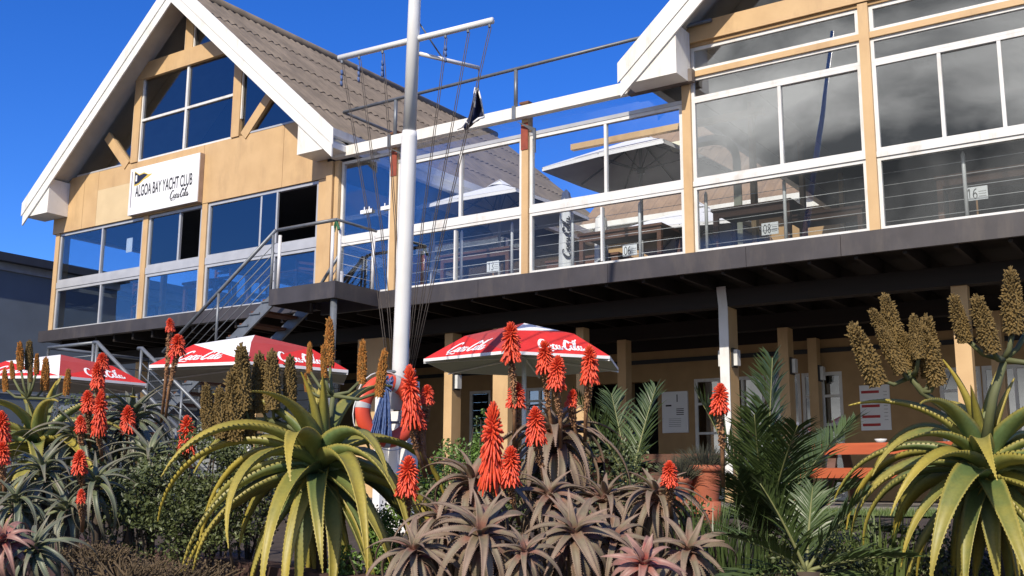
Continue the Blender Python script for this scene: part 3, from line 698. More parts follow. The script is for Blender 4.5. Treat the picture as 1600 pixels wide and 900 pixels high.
MB().poly([(-5.85, 13.47, 6.56), (2.05, 13.47, 6.56), (-1.9, 13.47, 10.0)]).build('gable_pane', G_L, rwg)
MB().prism([(-5.3, 15.0, 6.36), (1.5, 15.0, 6.36), (-1.9, 15.0, 9.8)], (0, .05, 0)).build('loft_wall', dark_int, rwg)
gable_roof(rwg, -1.9, 4.62, 10.11, 12.88, 13.40, 24.0, roof_m, 5)
# arched steel post inside the right wing
ap = [(-6.35, 15.4, 5.42), (-6.2, 15.4, 5.42)]
pts = [(-7.3, 15.6, 5.55), (-6.6, 15.6, 5.55)]+[(-6.6+.42*math.sin(a), 15.6, 5.13+.42*math.cos(a)) for a in [rad(x) for x in range(10, 91, 16)]]+[(-6.18, 15.6, 3.22)]
MB().tube(pts, .085, 4).build('arched_post', mat('pale_cream_steel', (.62, .60, .45)), rwg)
# ================================================================== wire balustrade behind the glass
def balustrade(x0, x1, posts, label, Y=13.68):
    t = thing('wire_balustrade', label, 'balustrade', ((x0+x1)/2, Y, ZD), 'wire balustrades behind the glass')
    for x in posts: MB().tube([(x, Y, ZD), (x, Y, ZD+.86), (x, Y, ZD+.9)], [.024, .024, .01], 10).build('post', stainless, t, True)
    for k in range(5): MB().tube([(x0, Y, ZD+.13+k*.16), (x1, Y, ZD+.13+k*.16)], .004, 5).build('wire', stainless, t, True)
balustrade(-11.4, -8.85, (fx(721, 400, 13.68), fx(800, 395, 13.68)), 'stainless post and wire balustrade behind the screen beside the mast')
balustrade(-8.75, -6.1, (fx(895, 380, 13.68), fx(1000, 360, 13.68)), 'stainless post and wire balustrade behind the folded terrace parasols')
balustrade(-5.95, -3.6, (fx(1104, 350, 13.68), fx(1227, 335, 13.68), fx(1360, 315, 13.68)), 'stainless post and wire balustrade in the right wing bay beside the terrace screen')
balustrade(-3.45, 2.0, (fx(1508, 290, 13.68), -1.2, 0.4), 'stainless post and wire balustrade in the outer bays of the right wing')
# ================================================================== back wing over the terrace
bw = thing('rear_building', 'low rear wing with tan corrugated roof behind the upper terrace', 'building', (-9, 22, ZD))
e0 = onY(870, 360, 22.0); rdg = onY(870, 238, 26.0)
ez, rz_ = e0.z, rdg.z
MB().box(-12.9, 6, 22.35, 22.5, 3.2, ez-.05).build('wall', cream_wall, bw)
corrugated('roof', bw, (-12.8, 22.0, ez), (6, 22.0, ez), (-12.8, 26.0, rz_), 3, roof_tan, wl=.30, amp=.035)
MB().box(-12.8, 6, 21.9, 22.0, ez-.12, ez+.02).box(-12.8, 6, 22.001, 22.15, ez-.30, ez-.1).build('gutter', white, bw)
MB().poly([(-12.8, 25.98, 3.2), (6, 25.98, 3.2), (6, 25.98, rz_-.05), (-12.8, 25.98, rz_-.05)]).build('rear_wall', cream_wall, bw)
for i, x in enumerate((-11.6, -9.6, -7.6, -5.6)):
    window(bw, x-.5, x+.5, 3.6, min(4.5, ez-.5), (x,), 22.33, .05, alu, G_L, name='window')
# ================================================================== NEIGHBOUR
nb_ = thing('neighbour_building', 'plain blue grey rendered building with dark roof edge beyond the left wing', 'building', (-25.2, 20, -1.6))
MB().box(-34, -25.2, 9.0, 44, -1.6, 5.25).build('wall', nbr_wall, nb_)
MB().box(-34, -25.15, 8.95, 44.05, 5.252, 5.45).build('trim', nbr_trim, nb_)
MB().prism([(-34, 8.8, 5.452), (-24.95, 8.8, 5.452), (-24.95, 8.8, 5.66), (-34, 8.8, 6.2)], (0, 35.4, 0)).build('roof', nbr_roof, nb_)
MB().box(-25.19, -25.16, 12.0, 26.0, 2.2, 2.23).build('joint_strip', nbr_trim, nb_)
# ================================================================== LANDING + STAIRS
ld = thing('stair_landing', 'dark timber stair landing on a steel pole in front of the left wing', 'landing', (-12.3, 12.9, 2.95))
MB().box(-13.08, -11.66, 12.30, 13.29, 3.11, 3.18).build('deck_boards', timber_dark, ld)
MB().box(-13.08, -11.66, 12.27, 12.298, 2.93, 3.20).build('fascia_board', fascia_m, ld)
MB().box(-11.658, -11.63, 12.27, 13.33, 2.93, 3.20).build('fascia_board', fascia_m, ld)
MB().box(-13.108, -13.081, 12.27, 13.29, 2.93, 3.19).build('fascia_board', fascia_m, ld)
MB().tube([(-11.74, 12.38, ZT), (-11.74, 12.38, 2.93)], .055, 12).build('support_pole', steel, ld, True)
def rails_between(parent, a, c, z0s, r=.008, m_=None):
    for z in z0s: MB().tube([Vector(a)+Vector((0, 0, z)), Vector(c)+Vector((0, 0, z))], r, 6).build('wire', m_ or steel_dark, parent, True)
lr = thing('landing_rail', 'steel handrail with stainless posts round the stair landing', 'rail', (-12.3, 12.4, 3.2))
MB().tube([(-13.04, 12.34, 4.22), (-11.70, 12.34, 4.22)], .03).build('handrail', steel_dark, lr, True)
MB().tube([(-11.70, 12.34, 4.22), (-11.70, 13.30, 4.22)], .025).build('handrail', steel_dark, lr, True)
for x, y in ((-12.98, 12.34), (-11.78, 12.34), (-11.70, 12.42), (-11.70, 13.24)): MB().tube([(x, y, 3.181), (x, y, 4.12)], .028, 10).build('post', stainless, lr, True)
rails_between(lr, (-11.70, 12.42, 3.2), (-11.70, 13.24, 3.2), (.15, .32, .49, .66), .004, stainless)
MB().tube([(-11.78, 12.36, 4.03), (-11.72, 12.35, 4.22), (-11.66, 12.35, 4.05)], .025, 6).build('green_tape', mat('green_cloth', (.03, .14, .06)), lr)
tag(MB().tube([(-11.83, 12.6, 3.181), (-11.83, 12.6, 3.42)], .055, 14).build('steel_ash_bin', stainless, smooth=False), 'small round stainless ash bin on the stair landing', 'bin')
# upper flight runs down to the left beside the facade
st = thing('steel_staircase', 'grey steel open stair with timber treads and sloping bar handrails', 'staircase', (-14.5, 12.8, ZT))
top = Vector((-13.08, 0, 3.18)); bot = Vector((-15.75, 0, 1.35))
for y in (12.36, 13.2):
    MB().prism([(top.x, y, top.z-.22), (bot.x, y, bot.z-.22), (bot.x, y, bot.z+.02), (top.x, y, top.z+.02)], (0, .04, 0)).build('stringer', steel, st)
nT = 10
for i in range(nT):
    p = top.lerp(bot, (i+.55)/nT)
    MB().box(p.x-.17, p.x+.13, 12.402, 13.198, p.z-.045, p.z).build('tread', wood_brown, st)
    MB().box(p.x-.14, p.x+.1, 12.335, 12.3598, p.z-.07, p.z-.045).build('tread_bracket', steel, st)
dv = Vector((0, 0, 1.0))
for y in (12.33, 13.25):
    A = Vector((top.x, y, top.z)); B_ = Vector((bot.x, y, bot.z))
    h = .98 if y < 13 else .62
    if y < 13:
        MB().tube([A+Vector((0, 0, 1.04)), B_+Vector((-.05, 0, h))], .032).build('handrail', steel, st, True)
        for f in (.02, .5, .93):
            p = A.lerp(B_, f); MB().tube([p, p+Vector((0, 0, 1.0))], .026).build('baluster', steel, st, True)
        for z in (.18, .34, .5, .66, .82): MB().tube([A+Vector((0, 0, z)), B_+Vector((0, 0, z))], .009, 6).build('bar', steel_dark, st, True)
# short sloping rail above the landing on the wall side
q0, q1 = Vector((-13.04, 13.22, 3.2)), Vector((-12.40, 13.22, 3.95))
MB().tube([q0, q1], .028).build('handrail', steel, st, True)
MB().tube([Vector((-12.44, 13.22, 3.2)), q1], .022).build('baluster', steel, st, True)
for k in range(3): MB().tube([Vector((-12.85+.2*k, 13.22, 3.2)), Vector((-12.44, 13.22, 3.74-.2*k))], .009, 6).build('bar', steel_dark, st, True)
# half landing and lower flight
MB().box(-17.35, -15.76, 12.0, 13.25, 1.24, 1.34).build('half_landing', steel, st)
for x, y in ((-17.2, 12.05), (-17.2, 13.2), (-15.9, 13.2)): MB().tube([(x, y, ZT), (x, y, 1.24)], .05).build('support_pole', steel, st, True)
t2, b2 = Vector((-15.9, 0, 1.32)), Vector((-13.6, 0, ZT))
lf = [(11.05, 'outer'), (11.93, 'inner')]
for y, _ in lf: MB().prism([(t2.x, y, t2.z-.22), (b2.x, y, b2.z), (b2.x+.25, y, b2.z), (t2.x, y, t2.z+.02)], (0, .04, 0)).build('stringer', steel, st)
for i in range(8):
    p = t2.lerp(b2, (i+.5)/8.3); MB().box(p.x-.13, p.x+.17, 11.092, 11.928, p.z-.045, p.z).build('tread', wood_brown, st)
MB().box(-17.35, -15.9, 11.05, 11.99, 1.24, 1.34).build('half_landing', steel, st)
for y in (11.05, 11.95):
    A, B_ = Vector((t2.x, y, t2.z)), Vector((b2.x, y, b2.z))
    MB().tube([A+Vector((-.1, 0, 1.05)), A+Vector((0, 0, 1.05)), B_+Vector((0, 0, 1.02))], .034).build('handrail', steel, st, True)
    for f in (.0, .5, .95):
        p = A.lerp(B_, f); MB().tube([p, p+Vector((0, 0, 1.02))], .026).build('baluster', steel, st, True)
    for z in (.2, .4, .6, .8): MB().tube([A+Vector((0, 0, z)), B_+Vector((0, 0, z))], .010, 6).build('bar', steel, st, True)
# rail round the half landing
for (x0, y0, x1, y1) in ((-17.3, 11.05, -17.3, 13.2), (-17.3, 13.2, -15.8, 13.2), (-17.3, 11.05, -16.0, 11.05)):
    MB().tube([(x0, y0, 2.37), (x1, y1, 2.37)], .03).build('handrail', steel, st, True)
    for z in (1.55, 1.75, 1.95, 2.15): MB().tube([(x0, y0, z), (x1, y1, z)], .010, 6).build('bar', steel, st, True)
    MB().tube([(x0, y0, 1.34), (x0, y0, 2.37)], .026).build('baluster', steel, st, True); MB().tube([(x1, y1, 1.34), (x1, y1, 2.37)], .026).build('baluster', steel, st, True)
# pale boarded store wall behind the stair
sb = thing('boarded_wall', 'pale grey horizontal board wall under the left wing behind the stair', 'wall', (-18, 15.6, ZT))
for k in range(14): MB().box(-21.0, -14.6, 15.6+random.uniform(0, .008), 15.66, ZT+k*.19, ZT+k*.19+.178).build('board', mat('grey_board', (.24, .26, .27), (.19, .205, .215), .7, 3., .05), sb)
# ================================================================== MAST
mp0 = onD(618, 770, 10.6); mt = onD(649, -25, 10.6)
mz0 = gz(mp0.x, mp0.y)
def mast_at(z):
    t = (z-mp0.z)/(mt.z-mp0.z); return mp0.lerp(mt, t)
ms_ = thing('flag_mast', 'tall white flag mast with cross yard and gaff in the aloe garden', 'mast', mast_at(mz0))
MB().tube([mast_at(z) for z in (.75, 1.2, 3.4, 3.46)], [.082, .082, .078, .070], 18).build('lower_pole', pole_white, ms_, True)
MB().tube([mast_at(z) for z in (3.461, 4.6, 6.2, 8.8)], [.066, .062, .055, .035], 18).build('upper_pole', pole_white, ms_, True)
# tabernacle: two white channels either side of the heel
c0 = mast_at(mz0)
for sx in (-1, 1):
    c = c0+CR*sx*.13; c = Vector((c.x, c.y, 0))
    MB().box(c.x-.045, c.x+.045, c.y-.09, c.y+.09, mz0-.1, 1.05).build('tabernacle_cheek', pole_white, ms_)
MB().box(c0.x-.06, c0.x+.06, c0.y-.05, c0.y+.09, mz0-.1, .74).build('heel_block', pole_white, ms_)
for z in (.62, .95): MB().tube([mast_at(z)+CR*-.2, mast_at(z)+CR*.2], .014, 8).build('bolt', steel, ms_, True)
yc = onD(645, 61, 10.6); yl = onZ(530, 91, yc.z); yrr = onZ(770, 32, yc.z)
MB().tube([yl, yrr], .032, 12).build('yard', pole_white, ms_, True)
g0 = onD(651, 83, 10.6); g1 = onZ(748, 106, g0.z)
MB().tube([g0, g1], .022, 10).build('gaff', pole_white, ms_, True)
MB().tube([onD(653, 33, 10.6), g0.lerp(g1, .42)], .008, 6).build('stay', steel, ms_, True)
cleat = mast_at(1.02)
hal = []
for i, f in enumerate((.02, .14, .30, .71, .85, .98)):
    p = yl.lerp(yrr, f); d = Vector((0, 0, -.06))
    MB().tube([p, p+d], .014, 6).build('eye', steel, ms_)
    e = cleat+CR*(-.10+.04*i if f < .5 else -.03+.03*i)+Vector((0, 0, .04*i-.08))
    mid = (p+d).lerp(e, .5)+Vector((0, 0, -.10))+CR*(.05 if f < .5 else -.03)
    for k in (0, 1):
        of = CR*(.018*k)
        MB().tube([p+d+of, (p+d).lerp(mid, .5)+of+Vector((0, 0, -.02)), mid+of, mid.lerp(e, .5)+of*1.3, e+of], .0042, 5).build('halyard', rope_dark, ms_, True)
    if f < .5 or f == .71:
        for z in (.08, .14, .2): MB().tube([p+d+Vector((0, 0, -z)), p+d+Vector((.01, 0, -z-.05))], .013, 6).build('knot', rope_blue, ms_, True)
for z in (1.0, 1.12):
    MB().tube([mast_at(z)+CR*-.15-CF*.06, mast_at(z)+CR*.16-CF*.06], .016, 8).build('cleat', steel_dark, ms_, True)
# flag hanging limp from the gaff end
fl = thing('flag', 'limp navy flag with white edging hanging from the gaff', 'flag', g1+Vector((0, 0, -1)))
MB().tube([g1, g1+Vector((0, 0, -.25))], .005, 5).build('lanyard', rope_dark, fl)
def fp(x, y, dd=0): return onD(x, y, (g1.dot(CF)))+CF*dd
rows = [(138, 743, 747), (150, 740.5, 750.5), (160, 738, 753), (172, 735, 755), (184, 731, 756.5), (193, 727, 748), (200, 724, 733)]
b = MB(); K = 9
for (y, xa, xb) in rows:
    for k in range(K):
        u = k/(K-1); b.v.append(tuple(fp(xa+(xb-xa)*u, y+(4 if y > 180 else 0)*math.sin(u*5), .05*math.sin(u*9+y*.05))))
for i in range(len(rows)-1):
    for k in range(K-1): n = i*K+k; b.f.append((n, n+1, n+K+1, n+K))
b.build('cloth', navy, fl, True)
MB().tube([fp(743, 138, -.03), fp(742, 150, -.07), fp(742, 170, -.08)], [.012, .016, .008], 6).build('white_stripe', white_f, fl, True)
MB().tube([fp(747, 138, -.03), fp(752, 158, -.05), fp(756.5, 184, -.03)], .008, 6).build('white_edge', white_f, fl, True)
MB().tube([fp(756.5, 184, -.04), fp(748, 187, -.07), fp(739, 194, -.06)], .012, 6).build('white_edge', white_f, fl, True)
MB().tube([fp(733, 196, -.05), fp(728, 191, -.05), fp(722, 200, -.05), fp(715, 203, -.03)], [.011, .010, .012, .007], 6).build('white_edge', white_f, fl, True)
# life ring
rc = onD(606, 642, 10.35); rp = thing('life_ring', 'orange life ring with grey reflective bands hung on the mast', 'life ring', rc+Vector((0, 0, -.36)))
ax1 = Vector((.80, .56, 0)).normalized(); ax1 = (CR*.80+CF*.60).normalized(); ax1.z = 0; ax1.normalize(); ax2 = Vector((0, 0, 1)); ax3 = ax1.cross(ax2)
def torus(b, c, R, r, a0, a1, n, k=12, grow=1.0):
    n0 = len(b.v)
    for i in range(n+1):
        a = a0+(a1-a0)*i/n; d = ax1*math.cos(a)+ax2*math.sin(a)
        for j in range(k):
            q = 2*math.pi*j/k; b.v.append(tuple(c+d*(R+r*grow*math.cos(q))+ax3*(r*.72*grow*math.sin(q))))
    for i in range(n):
        for j in range(k): jj = (j+1) % k; b.f.append((n0+i*k+j, n0+i*k+jj, n0+(i+1)*k+jj, n0+(i+1)*k+j))
    return b
torus(MB(), rc, .275, .080, 0, 2*math.pi, 48).build('ring', ring_m, rp, True)
for a in (75, 172, 268, 335): torus(MB(), rc, .275, .080, rad(a-5), rad(a+5), 4, 12, 1.03).build('band', tape, rp, True)
b = MB()
for i in range(4):
    a0 = rad(75+90*i); P = []
    for k in range(9):
        a = a0+rad(90)*k/8; R = .36+.03*math.sin(math.pi*k/8); P.append(rc+(ax1*math.cos(a)+ax2*math.sin(a))*R)
    b.tube(P, .006, 5)
b.build('grab_line', mat('white_cord', (.7, .7, .66)), rp)
# hank of blue rope
rh = thing('rope_hank', 'thick hank of frayed blue rope hanging in front of the life ring', 'rope', onD(597, 660, 10.15))
rnd = random.Random(5)
b = MB()
for i in range(90):
    u = rnd.uniform(-1, 1); w_ = rnd.uniform(-1, 1)
    top_ = onD(601+4*u, 612, 10.2)+CF*.025*w_; P = []
    for k in range(7):
        f = k/6; wd = 4+14*f**.8; P.append(onD(602-8*f+wd*u+rnd.uniform(-1, 1), 610+77*f+rnd.uniform(-1, 1)+(rnd.uniform(-4, 5) if k == 6 else 0), 10.2)+CF*(.05*w_*(.4+f)))
    b.tube(P, rnd.uniform(.005, .0085), 4, False)
b.build('strands', rope_blue, rh, True)
b = MB()
for i in range(14):
    P = [onD(600+rnd.uniform(-8, 14), 592+rnd.uniform(-6, 22), 10.22)+CF*rnd.uniform(-.04, .04) for _ in range(5)]; b.tube(P, .009, 5)
b.build('knot', rope_blue, rh, True)
# ================================================================== PARASOLS
def parasol(cx, cy, zrim, zpk, R, a0, label, upper, R2=None, logo=True, pole_m=None, zg=None):
    """hexagonal parasol; a0 = angle of the corner pointing at the viewer-left, camera-relative; upper = colours of the upper triangles"""
    zg = zg if zg is not None else gz(cx, cy); t = thing('parasol', label, 'parasol', (cx, cy, zg), 'red and white parasols on the terrace')
    P = Vector((cx, cy, zpk)); r0 = Vector((CR.x, CR.y, 0)).normalized(); f0 = Vector((CF.x, CF.y, 0)).normalized()
    C = [Vector((cx, cy, zrim))+(r0*math.cos(rad(a0+60*i))+f0*math.sin(rad(a0+60*i)))*R for i in range(6)]
    MB().tube([(cx, cy, zg), (cx, cy, zpk-.03)], .028, 12).build('pole', pole_m or pole_white, t, True)
    MB().box(cx-.28, cx+.28, cy-.28, cy+.28, zg-.02, zg+.07).build('base', paving, t)
    Kn = [c_.lerp(Vector((cx, cy, zrim)), .40)+Vector((0, 0, (zpk-zrim)*.60)) for c_ in C]      # ribs bend: the outer canopy hangs steeper
    def tri(pts, material, nm, dn=.006):
        n_ = (pts[1]-pts[0]).cross(pts[2]-pts[0]).normalized(); n_ = n_ if n_.z > 0 else -n_
        return MB().prism(pts, -n_*dn).build(nm, material, t), n_
    for i in range(6):
        A, B_, KA, KB = C[i], C[(i+1) % 6], Kn[i], Kn[(i+1) % 6]; um = red_shade if upper[i][0] == 'r' else white_f
        lowm = red_f; mid_ = .5 if len(upper[i]) > 2 else 0
        if mid_:
            KA2, KB2 = P.lerp(KA, .98), P.lerp(KB, .72)
            lo, nn = tri([A, B_, KB], red_f, 'canopy_panel'); tri([A, KB, KA], red_f, 'canopy_panel')
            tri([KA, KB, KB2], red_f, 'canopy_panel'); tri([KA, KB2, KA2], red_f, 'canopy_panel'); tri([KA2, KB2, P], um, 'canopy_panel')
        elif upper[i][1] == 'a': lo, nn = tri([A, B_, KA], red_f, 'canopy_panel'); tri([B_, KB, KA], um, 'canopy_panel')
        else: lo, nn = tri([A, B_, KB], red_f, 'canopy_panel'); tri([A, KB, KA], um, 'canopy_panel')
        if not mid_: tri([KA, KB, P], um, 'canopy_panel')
        dz_ = Vector((0, 0, -.03)); MB().poly([A+dz_, B_+dz_, P.lerp(Vector((cx, cy, zrim)), .75)+dz_]).build('lining', lining_m, t)
        MB().prism([A, B_, B_+Vector((0, 0, -.035)), A+Vector((0, 0, -.035))], (nn.x*.006, nn.y*.006, 0)).build('hem', white_f, t)
        if logo:
            e = (B_-A).normalized(); upv = nn.cross(e).normalized()
            if upv.z < 0: upv = -upv
            wd = R*.46; st_ = A+e*(R*(.22 if upper[i][1] == 'a' else .34))+upv*.04+nn*.004
            put2d(*LOGO, st_, e*wd, upv*.33, 'script_logo', white_logo, lo)
        MB().beam(A+Vector((0, 0, -.05)), P.lerp(Vector((cx, cy, zrim)), .75)+Vector((0, 0, -.05)), .018, .014).build('rib', pole_m or pole_white, t)
    return t
c = onD(819, 568, 13.2); pk = onD(822, 503, 13.2)
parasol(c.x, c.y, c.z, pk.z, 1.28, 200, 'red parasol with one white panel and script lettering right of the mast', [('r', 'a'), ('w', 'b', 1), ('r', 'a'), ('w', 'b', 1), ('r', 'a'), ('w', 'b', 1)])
c = onD(395, 583, 13.3); pk = onD(405, 522, 13.3)
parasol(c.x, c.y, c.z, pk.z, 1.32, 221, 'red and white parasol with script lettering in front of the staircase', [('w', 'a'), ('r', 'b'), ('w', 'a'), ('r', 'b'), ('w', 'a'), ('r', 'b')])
c = onD(91, 600, 15.2); pk = onD(90, 553, 15.2)
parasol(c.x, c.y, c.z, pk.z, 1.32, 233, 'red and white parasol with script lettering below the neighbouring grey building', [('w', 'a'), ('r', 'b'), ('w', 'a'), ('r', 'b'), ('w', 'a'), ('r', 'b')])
# white parasols up on the terrace
def white_parasol(px, D, zr_, zp, R, a0, label):
    p = onY(px, 300, D); t = thing('terrace_parasol', label, 'parasol', (p.x, p.y, ZD), 'white parasols on the upper terrace')
    r0 = Vector((CR.x, CR.y, 0)).normalized(); f0 = Vector((CF.x, CF.y, 0)).normalized()
    MB().tube([(p.x, p.y, ZD), (p.x, p.y, zp-.02)], .03, 10).build('pole', alu_grey, t, True)
    P = Vector((p.x, p.y, zp)); C = [Vector((p.x, p.y, zr_))+(r0*math.cos(rad(a0+45*i))+f0*math.sin(rad(a0+45*i)))*(R if i % 2 == 0 else R*.74) for i in range(8)]
    for i in range(8):
        A, B_ = C[i], C[(i+1) % 8]
        MB().prism([A, B_, P], (0, 0, -.008)).build('canopy_panel', white_f, t)
        MB().prism([A, B_, B_+Vector((0, 0, -.07)), A+Vector((0, 0, -.07))], (CF.x*.004, CF.y*.004, 0)).build('valance', white_f, t)
        MB().beam(A+Vector((0, 0, -.02)), P+Vector((0, 0, -.06)), .022, .02).build('rib', steel_dark, t)
        MB().beam(C[i].lerp(P, .5)+Vector((0, 0, -.04)), Vector((p.x, p.y, zp-.62)), .016, .016).build('strut', steel_dark, t)
    b = MB()
    for i in range(8): a = rad(45*i); q = P+Vector((.26*math.cos(a), .26*math.sin(a), -.07)); q2 = P+Vector((.26*math.cos(a+.785), .26*math.sin(a+.785), -.07)); b.prism([q, q2, P+Vector((0, 0, .07+.03*(i % 2)))], (0, 0, -.006))
    b.build('vent_cap', white_f, t)
    MB().tube([(p.x, p.y, zp-.68), (p.x, p.y, zp-.58)], .07, 10).build('hub', steel_dark, t, True)
    e = (C[(5) % 8]-C[4]).normalized()
    return t
white_parasol(781, 17.2, 5.42, 6.02, 1.85, 10, 'open white parasol behind the screen pane next to the mast')
white_parasol(1002, 16.3, 5.48, 6.10, 1.75, 185, 'open white parasol with struts behind the screen pane beside the right wing')
white_parasol(1090, 20.0, 5.05, 5.75, 1.9, 20, 'open white parasol far back on the terrace seen low behind the table')
def folded(px, y0, D, label, h=1.55):
    p = onY(px, 400, D); t = thing('folded_parasol', label, 'parasol', (p.x, p.y, ZD), 'folded parasols on the upper terrace')
    MB().tube([(p.x, p.y, ZD), (p.x, p.y, ZD+.4)], .025, 8).build('pole', alu_grey, t, True)
    b = MB(); n = 18; zs_ = [.12, .3, .7, 1.1, 1.35, h-.06, h]; rs = [.11, .115, .11, .10, .09, .06, .01]
    for z, r in zip(zs_, rs):
        for j in range(n): a = 2*math.pi*j/n; q = r*(1+.13*(j % 3-1)); b.v.append((p.x+q*math.cos(a), p.y+q*math.sin(a), ZD+z))
    for i in range(len(zs_)-1):
        for j in range(n): k = (j+1) % n; b.f.append((i*n+j, i*n+k, (i+1)*n+k, (i+1)*n+j))
    cn = b.build('furled_canopy', white_f, t, True)
    r0 = Vector((CR.x, CR.y, 0)).normalized(); o_ = p.copy(); o_.z = ZD+.42; o_ = o_-Vector((CF.x, CF.y, 0)).normalized()*.135+r0*.08
    put2d(*LOGO, o_, (0, 0, .72), -r0*.17, 'script_logo', black_print, cn)
folded(885, 300, 14.7, 'tall folded white parasol with black script lettering by the cream screen post', 1.62)
folded(940, 320, 15.8, 'shorter folded white parasol with black script lettering behind the rear gutter line', 1.45)
# terrace tables and number cards
def terrace_table(px, D, label, w=1.5, num=None, npx=None, lbl2=None, cardD=None):
    p = onY(px, 400, D)
    bar_table(p.x, p.y, label, w, .8, .78, wood_brown, ZD, 'table', 'tables on the upper floor')
def number_card(px, py, num, label, Y=14.0, w=.24, h=.17):
    p = onY(px, py, Y); t = thing('number_card', label, 'table number', p, 'white table number cards')
    MB().box(p.x-w/2, p.x+w/2, Y, Y+.008, p.z-h/2, p.z+h/2).build('card', sign_white, t)
    V_, F_ = digits(num); put2d(V_, F_, (p.x-w*.40, Y-.0015, p.z-h*.36), (w*.48, 0, 0), (0, 0, h*.72), 'number', black_print, t)
    b = MB()
    for k in range(3): b.box(p.x+.03, p.x+w*.44, Y-.002, Y-.0005, p.z-.045+k*.03, p.z-.037+k*.03)
    b.build('small_print', mat('grey_ink', (.3, .3, .3)), t)
    MB().tube([(p.x, Y+.015, ZD), (p.x, Y+.015, p.z)], .012, 6).build('stand', wood_mid, t)
terrace_table(760, 15.0, 'dark table behind card thirteen on the upper terrace')
terrace_table(985, 14.9, 'dark table behind card six on the upper terrace')
terrace_table(925, 16.4, 'dark table below the shorter folded parasol')
terrace_table(1190, 14.6, 'brown table behind card eight in the right wing', 1.2)
terrace_table(1300, 15.5, 'brown table further back in the right wing bay beside the screen', 1.2)
terrace_table(1555, 14.6, 'brown table behind card sixteen in the right wing', 1.2)
number_card(770, 416, '13', 'white table card printed 13 in the screen bay next to the mast')
number_card(984, 391, '06', 'white table card printed 06 near the folded parasols')
number_card(1203, 357, '08', 'white table card printed 08 in the right wing bay with the arched post', 13.9)
number_card(1525, 302, '16', 'white table card printed 16 in the right wing bay above the large aloe', 13.85, .27, .17)
tag(MB().box(-11.95, -11.45, 14.3, 14.36, ZD, ZD+.75).build('red_panel', mat('dull_red_panel', (.22, .05, .045))), 'dull red panel leaning behind the glass by the landing', 'panel')
# cable festoon in the first pane
tag(MB().tube([(-12.6, 14.2, 4.9), (-12.2, 14.4, 4.72), (-11.7, 14.8, 4.75)], .008, 5).build('hanging_cable', black_m), 'thin black cable slung behind the first screen pane', 'cable')
for k, px in enumerate((572, 604)): 
    p = onY(px, 330-6*k, 13.455); tag(MB().box(p.x-.13, p.x+.13, 13.452, 13.456, p.z-.035, p.z+.03).box(p.x-.05, p.x-.03, 13.452, 13.456, p.z+.031, p.z+.08).box(p.x+.06, p.x+.08, 13.452, 13.456, p.z+.031, p.z+.075).build('window_sticker', sign_white), ('left' if k == 0 else 'right')+'most of two white boat stickers on the screen pane above the landing' if False else ('white sticker nearer the landing corner' if k == 0 else 'white sticker nearer the screen post')+' on the pane above the landing', 'sticker')
# ================================================================== PICNIC TABLES
def picnic(x, y, label, z=ZT, L_=1.9, wo=None):
    wo = wo or wood_orange
    t = thing('picnic_table', label, 'table', (x, y, z), 'timber dining tables on the terrace')
    for k in range(5): MB().box(x-L_/2, x+L_/2, y-.36+k*.146, y-.36+k*.146+.138, z+.70, z+.735).build('plank', wo if k == 0 else wood_brown, t)
    MB().box(x-L_/2, x+L_/2, y-.365, y-.335, z+.60, z+.699).build('edge_rail', wo, t)
    for sy in (-1, 1):
        yy = y+sy*.68
        MB().box(x-L_/2, x+L_/2, yy-.13, yy+.13, z+.40, z+.435).build('bench_plank', wo if sy < 0 else wood_brown, t)
        MB().box(x-L_/2, x+L_/2, yy-.13, yy-.10, z+.32, z+.399).build('bench_rail', wo, t)
    for sx in (-1, 1):
        xx = x+sx*(L_/2-.25)
        MB().beam((xx, y-.62, z), (xx, y-.2, z+.6985), .045, .1, (1, 0, 0)).build('leg', wood_brown, t); MB().beam((xx, y+.62, z), (xx, y+.2, z+.6985), .045, .1, (1, 0, 0)).build('leg', wood_brown, t)
        MB().box(xx+.03, xx+.07, y-.78, y+.78, z+.30, z+.3985).build('bench_bearer', wood_brown, t)
p = onZ(1265, 694, .53); picnic(p.x+.95, p.y+.36, 'orange stained picnic table with benches behind the large right hand aloe')
picnic(-9.6, 15.9, 'dark picnic table in the shade behind the red parasol pole', wo=wood_brown)
picnic(-7.6, 16.3, 'dark picnic table in the shade beside the notice board', wo=wood_brown)
picnic(-12.2, 16.0, 'dark picnic table in the shade behind the mast', wo=wood_brown)
q = onZ(1358, 690, .54); tag(MB().tube([(q.x, q.y+.5, .536), (q.x, q.y+.5, .55), (q.x, q.y+.5, .59)], [.03, .05, .075], 14).build('white_bowl', lamp_w, smooth=True), 'small white bowl on the orange picnic table', 'bowl')
